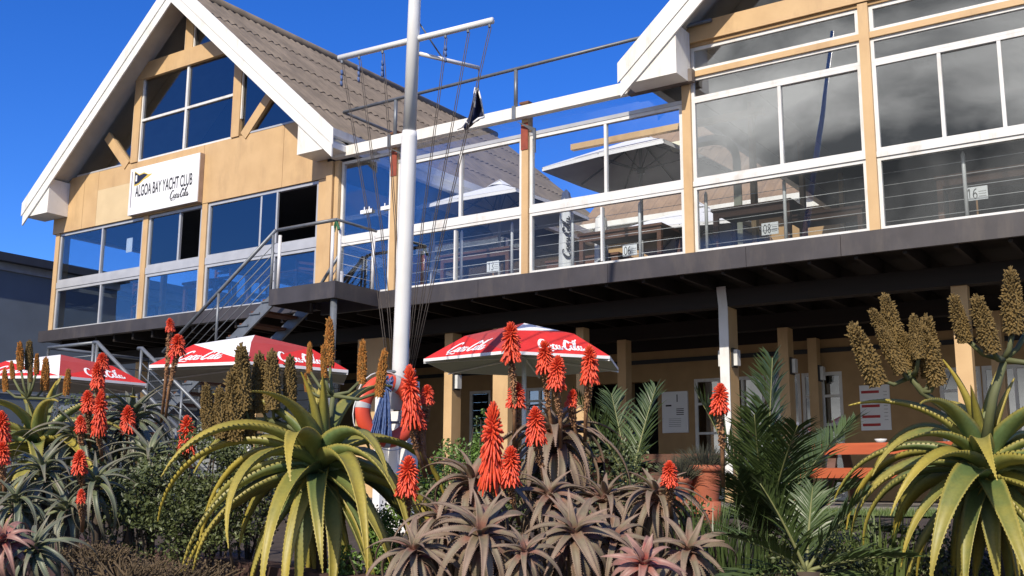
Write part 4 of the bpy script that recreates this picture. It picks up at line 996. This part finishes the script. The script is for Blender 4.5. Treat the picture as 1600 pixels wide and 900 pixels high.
# ================================================================== PLANTS
def leaf_mesh(name, L_, W_, e0, e1, th, ch, teeth, sway, material, pw=1.0, nseg=13, wpow=1.7):
    """one thick channelled aloe leaf along +x from the origin: e0/e1 start and end elevation (deg)"""
    b = MB(); b.uv = []; p = Vector((0, 0, 0)); pos = []; ang = []
    for i in range(nseg+1):
        t = i/nseg; e = rad(e0+(e1-e0)*t**pw); pos.append(p.copy()); ang.append(e)
        p = p+Vector((math.cos(e), sway*t, math.sin(e)))*(L_/nseg)
    up = [-1, -.66, -.33, 0, .33, .66, 1]; dn = [.6, .2, -.2, -.6]; K = len(up)+len(dn)
    hw = []
    for i in range(nseg+1):
        t = i/nseg; w = W_*.5*max(.012, (1-t**wpow)**.9)*(1-.30*t)*(.82+.18*min(1, t*5)); hw.append(w)
        U = Vector((-math.sin(ang[i]), 0, math.cos(ang[i])))
        cc_ = ch*(1-.35*t); tt = th*(1-.75*t)
        for v in up:
            q = pos[i]+Vector((0, v*w, 0))+U*(cc_*w*(v*v-.4)); b.v.append(tuple(q)); b.uv.append((t, .5+v*.5))
        for v in dn:
            q = pos[i]+Vector((0, v*w, 0))+U*(cc_*w*(v*v-.4)-tt*(1-v*v*.8)); b.v.append(tuple(q)); b.uv.append((t, .5+v*.38))
    for i in range(nseg):
        for j in range(K):
            k_ = (j+1) % K; b.f.append((i*K+j, i*K+k_, (i+1)*K+k_, (i+1)*K+j))
    if teeth:
        rn = random.Random(name)
        for i in range(1, nseg):
            for side, ix in ((-1, 0), (1, 6)):
                for fr in (.15, .48, .82):
                    a = Vector(b.v[i*K+ix]); c = Vector(b.v[(i+1)*K+ix]) if i < nseg else a
                    d = c-a; m0 = a+d*fr; m1 = a+d*(fr+.16); tp = (m0+m1)/2+Vector((0, side*teeth, 0))+d.normalized()*teeth*.5
                    n = len(b.v); b.v += [tuple(m0), tuple(m1), tuple(tp)]; u = i/nseg; b.uv += [(u, .99)]*3; b.f.append((n, n+1, n+2))
    me = bpy.data.meshes.new(name); me.from_pydata(b.v, [], b.f); l = me.uv_layers.new(name='UVMap')
    for lo in me.loops: l.data[lo.index].uv = b.uv[lo.vertex_index]
    me.polygons.foreach_set('use_smooth', [True]*len(me.polygons)); me.materials.append(material); return me
def add(me, name, parent, mtx):
    o = bpy.data.objects.new(name, me); COL.objects.link(o); o.parent = parent; o.matrix_local = mtx; return o
LV = {}
def leafset(key, L_, W_, th, ch, teeth, material, classes, nv=3, pw=1.0):
    rn = random.Random(key); out = []
    for ci, (e0, e1, ls) in enumerate(classes):
        vs = []
        for k in range(nv):
            vs.append(leaf_mesh(f'{key}_leaf', L_*ls*rn.uniform(.9, 1.1), W_*rn.uniform(.9, 1.1)*(.8 if ci == 0 else 1), e0+rn.uniform(-7, 7), e1+rn.uniform(-12, 12), th, ch, teeth, rn.uniform(-.25, .25), material, rn.uniform(.85, 1.2)*pw))
        out.append(vs)
    LV[key] = out
SM = [(72, 15, .46), (56, -45, .74), (46, -105, 1.05), (30, -140, 1.10), (12, -150, 1.04), (-12, -150, .9)]
leafset('small', .50, .060, .011, .42, .005, lm_small, SM, 4, .66)
leafset('pink', .36, .056, .010, .42, .005, lm_pink, SM, 3, .7)
leafset('greyg', .50, .050, .010, .42, .004, lm_green, SM, 4, .66)
BG = [(80, 58, .52), (60, -12, .80), (44, -66, 1.0), (30, -84, 1.1), (16, -90, 1.1), (-4, -94, .98), (-34, -96, .85), (-60, -97, .7)]
leafset('big', 1.0, .152, .034, .52, .004, lm_big, BG, 4, 1.0)
def rosette(key, name, label, cat, loc, n, scale=1., tilt=0, az0=0, group=None, spread=1.0, stem=None, tdir=None, skip=None):
    t = thing(name, label, cat, loc, group); rn = random.Random(label); S_ = LV[key]; nc = len(S_)
    T = Matrix.Identity(4)
    if tilt:
        td = tdir or -Vector((CF.x, CF.y, 0)).normalized(); axis = Vector((0, 0, 1)).cross(td); T = Matrix.Rotation(rad(tilt), 4, axis)
    for i in range(n):
        f = (i+.5)/n; c = min(nc-1, int(f**.85*nc)); me = rn.choice(S_[c]); a = az0+i*2.39996+rn.uniform(-.18, .18)
        s_ = scale*rn.uniform(.88, 1.1)
        if skip and c <= skip[2] and abs((a-skip[0]+math.pi) % (2*math.pi)-math.pi) < skip[1]: continue
        M = T @ Matrix.Translation((0, 0, (.5-f)*.16*scale)) @ Matrix.Rotation(a, 4, 'Z') @ Matrix.Translation((.012*scale, 0, 0)) @ Matrix.Rotation(rn.uniform(-.22, .22), 4, 'X') @ Matrix.Scale(s_, 4)
        add(me, 'leaf', t, M)
    g_ = gz(loc[0], loc[1]); h = loc[2]-g_
    if h > 0.02: MB().tube([(loc[0]+.03, loc[1]+.04, g_-.05), (loc[0], loc[1]+.02, g_+h*.6), (loc[0], loc[1], loc[2]+.02)], [.035*scale, .032*scale, .03*scale], 8).build('stem', stem_dk, t, True)
    return t
# flower heads ---------------------------------------------------------------
def torch_mesh(seed, open_=1.0, mature=.6):
    """upright conical raceme, unit length along z; tubular flowers hang at the base, buds lie close towards the tip"""
    rn = random.Random(seed); b = MB(); n = 190
    b.tube([(0, 0, -.05), (0, 0, .5), (0, 0, .97)], [.075, .06, .012], 6)
    for i in range(n):
        f = (i/n)**.9; z = .10+.86*f; a = i*2.39996+rn.uniform(-.15, .15); R = .06*(1-f)+.01
        e = rad(-68+50*f+(95*max(0, (f-.45)/.55))+rn.uniform(-13, 13))
        ln = (.25*(1-f)**.7+.075)*rn.uniform(.8, 1.12)*open_; w = .034*(1-.5*f)
        d = Vector((math.cos(a)*math.cos(e), math.sin(a)*math.cos(e), math.sin(e))); o = Vector((math.cos(a)*R, math.sin(a)*R, z))
        out = Vector((math.cos(a), math.sin(a), 0))*(.07*(1-f)+.015)
        b.tube([o, o+out*.9+d*ln*.30, o+out+d*ln*.75, o+out+d*ln], [w*.6, w*.95, w*1.05, w*.5], 5, False)
    me = bpy.data.meshes.new('flower_head'); me.from_pydata(b.v, [], b.f); me.polygons.foreach_set('use_smooth', [True]*len(me.polygons)); me.materials.append(torch_m); return me
def seed_mesh(seed, material, w=.165):
    """spent raceme: packed dry capsules and withered flowers, unit length along z"""
    rn = random.Random(seed); b = MB(); n = 480
    b.tube([(0, 0, 0), (0, 0, .5), (0, 0, 1.0)], [w*.8, w*.85, .03], 8)
    for i in range(n):
        f = i/n; z = .01+.97*f; a = i*2.39996+rn.uniform(-.2, .2); R = w*(.72+.28*math.sin(min(1, f*1.25)*math.pi*.62+.7))*(1-max(0, f-.6)**1.5*1.9)
        e = rad(-30+75*f+rn.uniform(-28, 28)); d = Vector((math.cos(a)*math.cos(e), math.sin(a)*math.cos(e), math.sin(e)))
        o = Vector((math.cos(a)*R*.75, math.sin(a)*R*.75, z)); ln = rn.uniform(.035, .06)*(1.0+.6*(rn.random() < .10)); q = rn.uniform(.016, .024)
        b.tube([o, o+d*ln*.5, o+d*ln], [q*.8, q, q*.25], 4, False)
    for i in range(16):
        a = rn.uniform(0, 6.28); z = rn.uniform(.9, 1.0); d = Vector((math.cos(a)*.5, math.sin(a)*.5, 1)).normalized(); o = Vector((0, 0, z)); b.tube([o, o+d*.08], [.018, .006], 4, False)
    me = bpy.data.meshes.new('seed_head'); me.from_pydata(b.v, [], b.f); me.materials.append(material); return me
TORCH = [torch_mesh(i, (1.0, .85, 1.15)[i % 3]) for i in range(5)]
SEED = [seed_mesh(i, seed_m) for i in range(4)]; SEEDO = [seed_mesh(10+i, seed_o, .15) for i in range(3)]
def orient(a, c, sxy=1.0, spin=0.):
    d = Vector(c)-Vector(a); L_ = d.length; q = d.to_track_quat('Z', 'Y').to_matrix().to_4x4()
    return Matrix.Translation(a) @ q @ Matrix.Rotation(spin, 4, 'Z') @ Matrix.Diagonal((L_*sxy, L_*sxy, L_, 1))
def spike(parent, D, topp, botp, endp, fat=1.0, thick=.015, bare=None):
    """red torch: head from botp (px) to topp, stem down to endp"""
    a = onD(*botp, D); c = onD(*topp, D); e = onD(*endp, D+.12); off = wloc(parent)
    L_ = (c-a).length
    mid = a.lerp(e, .5)+CR*random.uniform(-.02, .02)
    dry = a+(a-c).normalized()*.0
    b = MB().tube([e, mid, a+(c-a)*.15], [thick*.8, thick*.9, thick*1.0], 7)
    rn = random.Random(int(topp[0]*7+topp[1])); L2 = (mid-a).length
    for i in range(150):     # withered bracts below the open flowers
        f = rn.random()**1.1*.95; p = a.lerp(mid, f); an = rn.uniform(0, 6.28); d = Vector((math.cos(an), math.sin(an), rn.uniform(-1.2, .2))).normalized()
        b.tube([p+d*thick*.6, p+d*(thick+.016*(1-f*.6))], [.0065, .003], 4, False)
    st_ = b.build('flower_stem', stem_br, parent, True)
    w = .40*fat*.13/max(L_, .05)
    o = add(random.choice(TORCH), 'flower_head', st_, Matrix.Translation(-off) @ orient(a, c, max(.48, min(1.35, .20*fat/L_)), random.uniform(0, 6)))
    return st_
def seedhead(parent, a, c, meshes, sxy=1.0):
    off = wloc(parent); return add(random.choice(meshes), 'seed_head', parent, Matrix.Translation(-off) @ orient(a, c, sxy, random.uniform(0, 6)))
def panicle(parent, D, base, fork, heads, meshes, sxy=1.0, thick=.022):
    """branched stalk: base->fork (px lists) then an arm to each head (bottom px, top px)"""
    P = [onD(x, y, D+dd) for x, y, dd in base]; arms = MB()
    st_ = MB().tube(P, [thick*(1-.35*i/(len(P)-1)) for i in range(len(P))], 9).build('flower_stalk', stem_gr, parent, True)
    fk = [onD(x, y, D+dd) for x, y, dd in fork]
    for i, (bx, by, tx, ty) in enumerate(heads):
        dd = random.uniform(-.10, .10); a = onD(bx, by, D+dd); c = onD(tx, ty, D+dd+random.uniform(-.03, .03)); k = fk[i % len(fk)] if len(fk) > 1 else fk[0]
        k = min(fk, key=lambda q: (q-a).length) if len(fk) > 1 else fk[0]
        el = k.lerp(a, .55)+Vector((0, 0, -.02)); MB().tube([k, el, a+(c-a)*.1], [thick*.62, thick*.5, thick*.42], 7).build('branch', stem_gr, st_, True)
        seedhead(st_, a, c, meshes, sxy)
    return st_
# ---- big aloes
ar = rosette('big', 'tree_aloe', 'large aloe with arching yellow green leaves and dry brown seed heads beside the palm', 'aloe', onD(1540, 735, 5.4), 54, .88, 6, .4)
panicle(ar, 5.4, [(1528, 690, 0), (1480, 640, 0), (1440, 612, 0), (1420, 585, 0)], [(1440, 612, 0), (1425, 588, 0), (1470, 622, 0)],
        [(1372, 600, 1331, 508), (1393, 543, 1362, 484), (1410, 582, 1374, 513), (1404, 532, 1381, 461), (1424, 592, 1411, 520), (1437, 560, 1427, 493), (1455, 590, 1447, 495), (1466, 600, 1438, 510)], SEED, 1.0, .021)
panicle(ar, 5.3, [(1540, 690, 0), (1552, 620, 0), (1570, 560, 0)], [(1556, 590, 0), (1568, 562, 0)], [(1508, 534, 1489, 462), (1551, 550, 1525, 464), (1584, 520, 1579, 422), (1606, 520, 1600, 478), (1640, 560, 1650, 480)], SEED, .98, .027)
am = rosette('big', 'tree_aloe', 'large aloe with long drooping green leaves in front of the staircase parasol', 'aloe', onD(500, 728, 6.5), 58, 1.04, 6, 2.1, skip=(YAW, .75, 3))
panicle(am, 6.5, [(492, 690, 0), (450, 665, .05), (415, 655, .1)], [(400, 672, .1), (430, 655, .1), (370, 682, .1)],
        [(327, 680, 322, 602), (346, 684, 343, 606), (368, 688, 363, 580), (381, 640, 377, 541), (391, 690, 389, 625), (407, 645, 405, 553), (426, 640, 425, 549), (453, 632, 453, 557)], SEED, .86, .02)
panicle(am, 6.55, [(510, 700, 0), (516, 655, 0), (520, 620, 0)], [(518, 640, 0), (520, 618, 0)], [(483, 583, 484, 536), (515, 572, 515, 499), (479, 612, 477, 584), (507, 590, 505, 540), (565, 600, 567, 533), (592, 620, 601, 548)], SEEDO+SEED[:1], .72, .022)
al = rosette('big', 'tree_aloe', 'aloe with broad green leaves and orange tipped seed heads below the left parasol', 'aloe', onD(60, 700, 8.2), 34, .92, 3, 4.0)
panicle(al, 8.2, [(55, 690, 0), (45, 650, 0), (42, 630, 0)], [(42, 640, 0), (44, 622, 0)], [(9, 612, 7, 577), (20, 592, 18, 564), (32, 578, 31, 535), (45, 578, 46, 533), (57, 584, 58, 553), (48, 597, 48, 573), (70, 610, 72, 560), (103, 617, 107, 577)], SEEDO+SEED[:2], .85, .02)
# ---- small aloes: (px, py, D, n leaves, scale, tilt, key, label)
RS_ = [
 (752, 845, 5.3, 30, .92, 42, 'small', 'brown green aloe rosette facing out at the bed edge below the twin red torches'),
 (897, 842, 5.4, 30, .90, 44, 'small', 'brown green aloe rosette facing out at the bed edge in front of the dense clump'),
 (1005, 888, 5.0, 22, .82, 52, 'pink', 'small pinkish aloe rosette low at the bed edge'),
 (648, 870, 5.3, 24, .78, 35, 'small', 'brown aloe rosette low beside the large drooping aloe'),
 (738, 765, 6.0, 30, 1.0, 22, 'small', 'grey brown aloe rosette under the tallest red torch'),
 (868, 695, 6.9, 40, 1.28, 8, 'small', 'big grey brown aloe rosette on top of the clump in front of the parasol pole'),
 (858, 785, 6.0, 24, .86, 28, 'small', 'brown aloe rosette tucked in the middle of the clump'),
 (945, 795, 6.1, 32, .92, 16, 'small', 'rounded brown aloe rosette in the clump in front of the terracotta pot'),
 (1025, 785, 6.0, 36, .86, 18, 'small', 'brown aloe rosette with one red bloom next to the palm'),
 (1075, 870, 5.4, 22, .80, 38, 'small', 'small curling brown aloe rosette beside the palm fan'),
 (820, 870, 5.2, 14, .62, 40, 'small', 'little brown aloe rosette squeezed between the two front rosettes'),
 (690, 820, 5.8, 20, .8, 25, 'small', 'brown aloe rosette behind the low corner rosette'),
 (960, 850, 5.5, 18, .75, 36, 'small', 'brown aloe rosette between the front rosette and the pink one'),
 (205, 665, 8.6, 34, 1.35, 6, 'greyg', 'grey green aloe rosette with upright leaves in front of the stair rails'),
 (68, 745, 6.9, 28, 1.0, 18, 'greyg', 'grey green aloe rosette below the broad leaved aloe'),
 (150, 760, 6.8, 18, .85, 26, 'greyg', 'pale green aloe rosette beside the small leaved shrub'),
 (25, 790, 6.6, 22, .9, 20, 'greyg', 'shaggy grey aloe rosette at the edge of the bed below the other grey ones'),
 (58, 862, 6.0, 20, .74, 45, 'greyg', 'star shaped pale green aloe rosette low in front of the sleepers'),
 (8, 850, 5.9, 18, .80, 40, 'pink', 'pink aloe rosette low in front of the sleepers'),
 (235, 722, 7.8, 22, 1.1, 12, 'greyg', 'grey green aloe rosette half sunk in the small leaved shrub'),
 (120, 690, 8.0, 20, 1.1, 10, 'greyg', 'grey green aloe rosette behind the cluster of red torches'),
 (105, 800, 6.7, 16, .8, 25, 'greyg', 'limp grey aloe rosette above the sleeper wall')]
RO = []
for px, py, D, n, sc, ti, key, lab in RS_:
    RO.append(rosette(key, 'small_aloe', lab, 'aloe', onD(px, py, D), int(n*1.6), sc, ti*(1.0 if ti > 30 else .8), random.uniform(0, 6), 'small aloes in the bed'))
for r_, D, tp, bp_, ep in [(4, 6.1, (640, 572), (643, 658), (665, 745)), (4, 6.2, (668, 602), (667, 628), (664, 725)), (4, 6.15, (650, 630), (652, 668), (672, 740)),
    (11, 5.9, (639, 714), (636, 768), (638, 815)), (4, 5.8, (771, 632), (767, 748), (775, 800)), (6, 5.8, (799, 698), (797, 752), (812, 820)),
    (5, 6.6, (798, 505), (799, 558), (803, 700)), (6, 6.2, (836, 636), (838, 688), (852, 770)), (5, 6.7, (851, 533), (852, 578), (868, 700)), (5, 6.6, (872, 556), (869, 603), (876, 700)),
    (5, 6.65, (921, 540), (922, 594), (914, 690)), (5, 6.7, (896, 608), (892, 634), (906, 700)), (5, 6.7, (807, 598), (806, 632), (806, 705)), (8, 6.0, (1126, 599), (1124, 643), (1130, 760)),
    (8, 5.7, (1046, 720), (1046, 757), (1050, 810)), (13, 8.2, (152, 565), (153, 604), (146, 690)), (20, 7.8, (158, 608), (155, 674), (160, 720)), (13, 8.2, (200, 634), (200, 672), (195, 710)), (20, 7.8, (126, 649), (126, 674), (128, 730)),
    (20, 7.9, (137, 610), (138, 642), (140, 700)), (14, 6.7, (125, 703), (125, 737), (127, 775)), (19, 7.6, (292, 651), (292, 700), (292, 740)), (13, 8.4, (265, 497), (266, 517), (252, 660)), (13, 8.4, (278, 523), (277, 552), (258, 660)),
    (16, 6.8, (2, 642), (3, 690), (5, 770)), (16, 6.6, (4, 690), (3, 722), (8, 790)), (17, 6.3, (127, 764), (127, 784), (128, 830)), (13, 8.3, (160, 552), (160, 575), (152, 670))]:
    spike(RO[r_], D, tp, bp_, ep)
# ---- shrubs -----------------------------------------------------------------
def shrub(name, label, cat, clumps, material, nleaf, ls, seed, group=None, stemsn=14, twig=None):
    """clumps: (centre, radius vec). many little leaves spread in noisy ellipsoids"""
    rn = random.Random(seed); c0 = clumps[0][0]; base = Vector((c0.x, c0.y, gz(c0.x, c0.y)))
    t = thing(name, label, cat, base, group); b = MB()
    for c, r in clumps:
        k = int(nleaf*len(clumps)**-1)
        for i in range(k):
            for _ in range(12):
                d = Vector((rn.gauss(0, 1), rn.gauss(0, 1), rn.gauss(0, 1))).normalized(); q = rn.random()**.45
                p = c+Vector((d.x*r.x, d.y*r.y, d.z*r.z))*q*(1+.35*noise.noise(d*2.2+c*3))
                if noise.noise(p*4.5) > -.12: break
            a = Vector((rn.gauss(0, 1), rn.gauss(0, 1), rn.gauss(0, 1)+.6)).normalized(); u = a.orthogonal().normalized(); u.rotate(Matrix.Rotation(rn.uniform(0, 6.28), 3, a)); v = a.cross(u)
            s_ = ls*rn.uniform(.6, 1.25); n = len(b.v)
            b.v += [tuple(p-u*s_), tuple(p+v*s_*.55+a*s_*.12), tuple(p+u*s_), tuple(p-v*s_*.55+a*s_*.12)]; b.f += [(n, n+1, n+2), (n, n+2, n+3)]
    f_ = b.build('foliage', material, t); b = MB()
    for i in range(stemsn):
        c, r = rn.choice(clumps); d = Vector((rn.uniform(-1, 1), rn.uniform(-1, 1), rn.uniform(.2, 1))); e = c+Vector((d.x*r.x, d.y*r.y, d.z*r.z))*.8
        q = Vector((c.x+rn.uniform(-.1, .1), c.y+rn.uniform(-.1, .1), gz(c.x, c.y)-.03)); b.tube([q, q.lerp(e, .5)+Vector((rn.uniform(-.06, .06), 0, .03)), e], [.012, .008, .003], 5)
    b.build('stems', twig or stem_dk, t); return t
def cl(px, py, D, rx, ry, rz): return (onD(px, py, D), Vector((rx, ry, rz)))
shrub('leafy_shrub', 'dense small leaved dark green shrub between the grey aloes and large drooping aloe', 'shrub', [cl(300, 760, 7.4, .5, .4, .38), cl(230, 790, 7.0, .42, .35, .30), cl(350, 710, 7.7, .42, .35, .30), cl(270, 830, 6.9, .45, .3, .22), cl(400, 760, 7.5, .4, .35, .35), cl(350, 800, 7.1, .4, .3, .3), cl(190, 770, 7.2, .3, .3, .22)], leaf_small, 17000, .017, 1, None, 40)
shrub('dry_groundcover', 'withered brown ground cover spilling over the sleepers', 'ground cover', [cl(200, 890, 6.2, .5, .25, .09), cl(290, 895, 6.1, .4, .25, .08), cl(150, 865, 6.5, .3, .2, .08)], leaf_dry, 3600, .009, 2, None, 160, leaf_dry)
shrub('fresh_shrub', 'small bright green bush at the foot of the large drooping aloe', 'shrub', [cl(585, 860, 6.3, .17, .15, .17), cl(600, 820, 6.5, .14, .14, .14), cl(540, 880, 6.2, .10, .1, .1)], leaf_fresh, 3600, .014, 3)
shrub('fresh_shrub', 'bright green bush beside the mast foot behind the red torches', 'shrub', [cl(720, 725, 7.6, .22, .2, .2), cl(690, 760, 7.2, .25, .2, .2), cl(745, 690, 7.7, .1, .1, .22)], leaf_fresh, 3600, .016, 4)
shrub('leafy_shrub', 'dark green bush filling the bed behind the brown aloe clump', 'shrub', [cl(690, 800, 6.9, .4, .3, .25), cl(930, 740, 7.6, .5, .3, .28), cl(800, 780, 7.0, .5, .3, .25), cl(1010, 800, 6.8, .4, .3, .2)], leaf_small, 7000, .018, 5)
shrub('leafy_shrub', 'dark green bush behind the left parasol pole', 'shrub', [cl(110, 690, 9.6, .35, .3, .5), cl(60, 720, 9.0, .5, .3, .35), cl(170, 720, 9.0, .5, .3, .4)], leaf_small, 5000, .02, 6)
shrub('leafy_shrub', 'dark bush in the bed under the large right hand aloe', 'shrub', [cl(1300, 880, 5.6, .35, .3, .2), cl(1450, 880, 5.9, .5, .3, .2), cl(1580, 880, 5.9, .4, .3, .25)], leaf_small, 5000, .016, 8)
# tall flowering stalk plant by the cream post
for k, (x, y) in enumerate(((742, 650), (755, 655))):
    t = thing('spire_plant', ('taller' if k == 0 else 'shorter')+' slim green leafy spire beside the cream post', 'plant', onD(x, 745, 8.2)); b = MB(); rn = random.Random(k)
    a, c = onD(x, 745, 8.2), onD(x+3, y, 8.2); b.tube([a, c], [.008, .004], 6); b.build('stem', stem_gr, t, True); b = MB()
    for i in range(70):
        p = a.lerp(c, .25+.75*i/70); an = i*2.4; d = Vector((math.cos(an), math.sin(an), .3)); u = d*rn.uniform(.03, .05); w = Vector((-d.y, d.x, 0))*.012
        n = len(b.v); b.v += [tuple(p), tuple(p+u*.5+w), tuple(p+u), tuple(p+u*.5-w)]; b.f.append((n, n+1, n+2, n+3))
    b.build('foliage', leaf_fresh, t)
# ---- palms ------------------------------------------------------------------
def frond(parent, base, direc, L_, droop, nl, ll, seed, wl=.0085, vee=.35):
    rn = random.Random(seed); d = Vector(direc).normalized(); P = []; p = Vector(base)
    for i in range(13): P.append(p.copy()); p = p+d*(L_/12); d = (d+Vector((0, 0, -droop/12))).normalized()
    st_ = MB().tube(P, [.011*(1-.8*i/12) for i in range(13)], 6).build('frond', mat('palm_rachis', (.20, .21, .08)), parent, True); b = MB()
    for i in range(nl):
        f = .14+.86*i/nl; k = min(11, int(f*12)); p = P[k].lerp(P[k+1], f*12-k); T = (P[k+1]-P[k]).normalized()
        s0 = T.cross(Vector((0, 0, 1))).normalized(); u = s0.cross(T).normalized()
        for sd in (-1, 1):
            q = (T*(.75+.6*f)+s0*sd*1.0+u*vee+Vector((rn.uniform(-.25, .25), rn.uniform(-.25, .25), rn.uniform(-.25, .25)))).normalized()
            l_ = ll*math.sin(math.pi*min(1, .22+.7*f))**.7*rn.uniform(.85, 1.1); w = T.cross(q).normalized().cross(q)*wl
            m1 = p+q*l_*.5+Vector((0, 0, .0)); m2 = p+q*l_+Vector((0, 0, -.12*l_)); n = len(b.v); nn_ = q.cross(w).normalized()*wl*.35
            b.v += [tuple(p-w*.5), tuple(p+w*.5), tuple(m1-w), tuple(m1+nn_), tuple(m1+w), tuple(m2)]
            b.f += [(n, n+1, n+3), (n, n+3, n+2), (n+1, n+4, n+3), (n+2, n+3, n+5), (n+3, n+4, n+5)]
    kind(b.build('leaflets', palm_m, st_), 'stuff')
def palm(label, px, py, D, fr, ll, nl=60):
    o_ = onD(px, py, D); t = thing('palm', label, 'palm', Vector((o_.x, o_.y, gz(o_.x, o_.y))), 'young palms')
    MB().tube([(o_.x, o_.y, gz(o_.x, o_.y)-.05), (o_.x, o_.y, o_.z)], [.09, .07], 9).build('trunk', stem_dk, t, True)
    for i, (tx, ty, dz, L_, dr) in enumerate(fr):
        e = onD(tx, ty, D+dz); frond(t, o_, e-o_, L_, dr, nl, ll, i*17+int(px))
palm('young palm with stiff upright fronds beside the white fronted veranda post', 1195, 850, 6.6,
     [(1205, 580, .1, 1.15, .12), (1120, 640, .2, 1.0, .5), (1300, 640, .3, 1.05, .6), (1340, 720, -.2, .95, .6), (1240, 610, -.5, 1.0, .5), (1150, 690, -.5, .8, .5), (1380, 790, -.4, .9, .5), (1090, 800, -.5, .8, .5), (1280, 760, -.8, .8, .5), (1180, 640, -.3, .95, .4), (1260, 690, .4, 1.0, .5), (1220, 700, -.7, .7, .5)], .34)
palm('low palm fan spreading over the bed edge below the upright palm', 1260, 893, 5.3,
     [(1170, 830, -.1, .5, .4), (1220, 800, 0, .5, .4), (1310, 810, 0, .5, .4), (1360, 860, -.1, .5, .4), (1150, 890, -.2, .5, .3), (1380, 920, -.2, .5, .3), (1265, 790, .2, .5, .5)], .22, 34)
palm('dark strap leaved palm behind the brown aloe clump and terracotta pot', 985, 760, 7.9,
     [(925, 640, 0, .8, .4), (1010, 640, .2, .8, .4), (960, 620, .4, .8, .3)], .30, 36)
# ---- terracotta pots
def pot(px, py, D, label, r=.155, h=.31):
    p = onD(px, py, D); t = thing('terracotta_pot', label, 'pot', (p.x, p.y, p.z-h)); n = 26; b = MB()
    prof = [(r*.72, -h), (r*.98, -.07), (r*1.0, -.055), (r*1.08, -.055), (r*1.08, 0), (r*.95, 0), (r*.93, -.05), (0.001, -.05)]
    for rr, z in prof:
        for j in range(n): a = 2*math.pi*j/n; b.v.append((p.x+rr*math.cos(a), p.y+rr*math.sin(a), p.z+z))
    for i in range(len(prof)-1):
        for j in range(n): k = (j+1) % n; b.f.append((i*n+j, i*n+k, (i+1)*n+k, (i+1)*n+j))
    b.build('pot', terracotta, t, True)
    zg = gz(p.x, p.y)
    MB().tube([(p.x, p.y, zg-.03), (p.x, p.y, p.z-h)], [r*.9, r*.85], 16).build('plinth', terracotta, t, True)
    rn = random.Random(px); b = MB()
    for i in range(420):
        a = rn.uniform(0, 6.28); q = rn.random()**.5; o_ = Vector((p.x+r*.8*q*math.cos(a), p.y+r*.8*q*math.sin(a), p.z-.05)); e = o_+Vector((math.cos(a)*q*.17+rn.uniform(-.03, .03), math.sin(a)*q*.17+rn.uniform(-.03, .03), rn.uniform(.10, .26)*(1.1-.4*q)))
        b.tube([o_, o_.lerp(e, .5)+Vector((0, 0, .02)), e], [.0035, .003, .001], 3, False)
    kind(b.build('heath_foliage', heath_m, t), 'stuff')
pot(1101, 727, 9.4, 'round terracotta pot of grey heath beside the white fronted post')
pot(1062, 745, 9.3, 'smaller terracotta pot half hidden behind the aloe clump', .10, .2)
# ---- grass tufts
def tuft(px, py, D, n, h, label, material, sp=.2):
    p = onD(px, py, D); z = gz(p.x, p.y); t = thing('grass_tuft', label, 'grass', (p.x, p.y, z)); rn = random.Random(px); b = MB()
    for i in range(n):
        a = rn.uniform(0, 6.28); q = rn.uniform(0, sp); o_ = Vector((p.x+q*math.cos(a), p.y+q*math.sin(a), z-.02)); l_ = h*rn.uniform(.5, 1.1); ln = rn.uniform(.1, .5)
        e = o_+Vector((math.cos(a)*ln*l_, math.sin(a)*ln*l_, l_)); w = Vector((-math.sin(a), math.cos(a), 0))*.007; m_ = o_.lerp(e, .55)+Vector((0, 0, l_*.1)); k = len(b.v)
        b.v += [tuple(o_-w), tuple(o_+w), tuple(m_+w*.8), tuple(m_-w*.8), tuple(e)]; b.f += [(k, k+1, k+2, k+3), (k+3, k+2, k+4)]
    kind(b.build('blades', material, t), 'stuff')
tuft(1110, 880, 6.0, 160, .55, 'tall green strap grass tuft left of the upright palm', palm_m, .25)
tuft(1160, 890, 5.8, 120, .45, 'green strap grass tuft in front of the upright palm', palm_m, .25)
tuft(1370, 890, 5.9, 150, .40, 'grass tuft under the yellowing right hand aloe leaves', grass_m, .3)
tuft(210, 880, 6.2, 160, .22, 'dry straw tuft on the sleeper wall', leaf_dry, .3)
tuft(300, 890, 6.0, 140, .2, 'dry straw tuft beside the drooping aloe leaf tips', leaf_dry, .3)
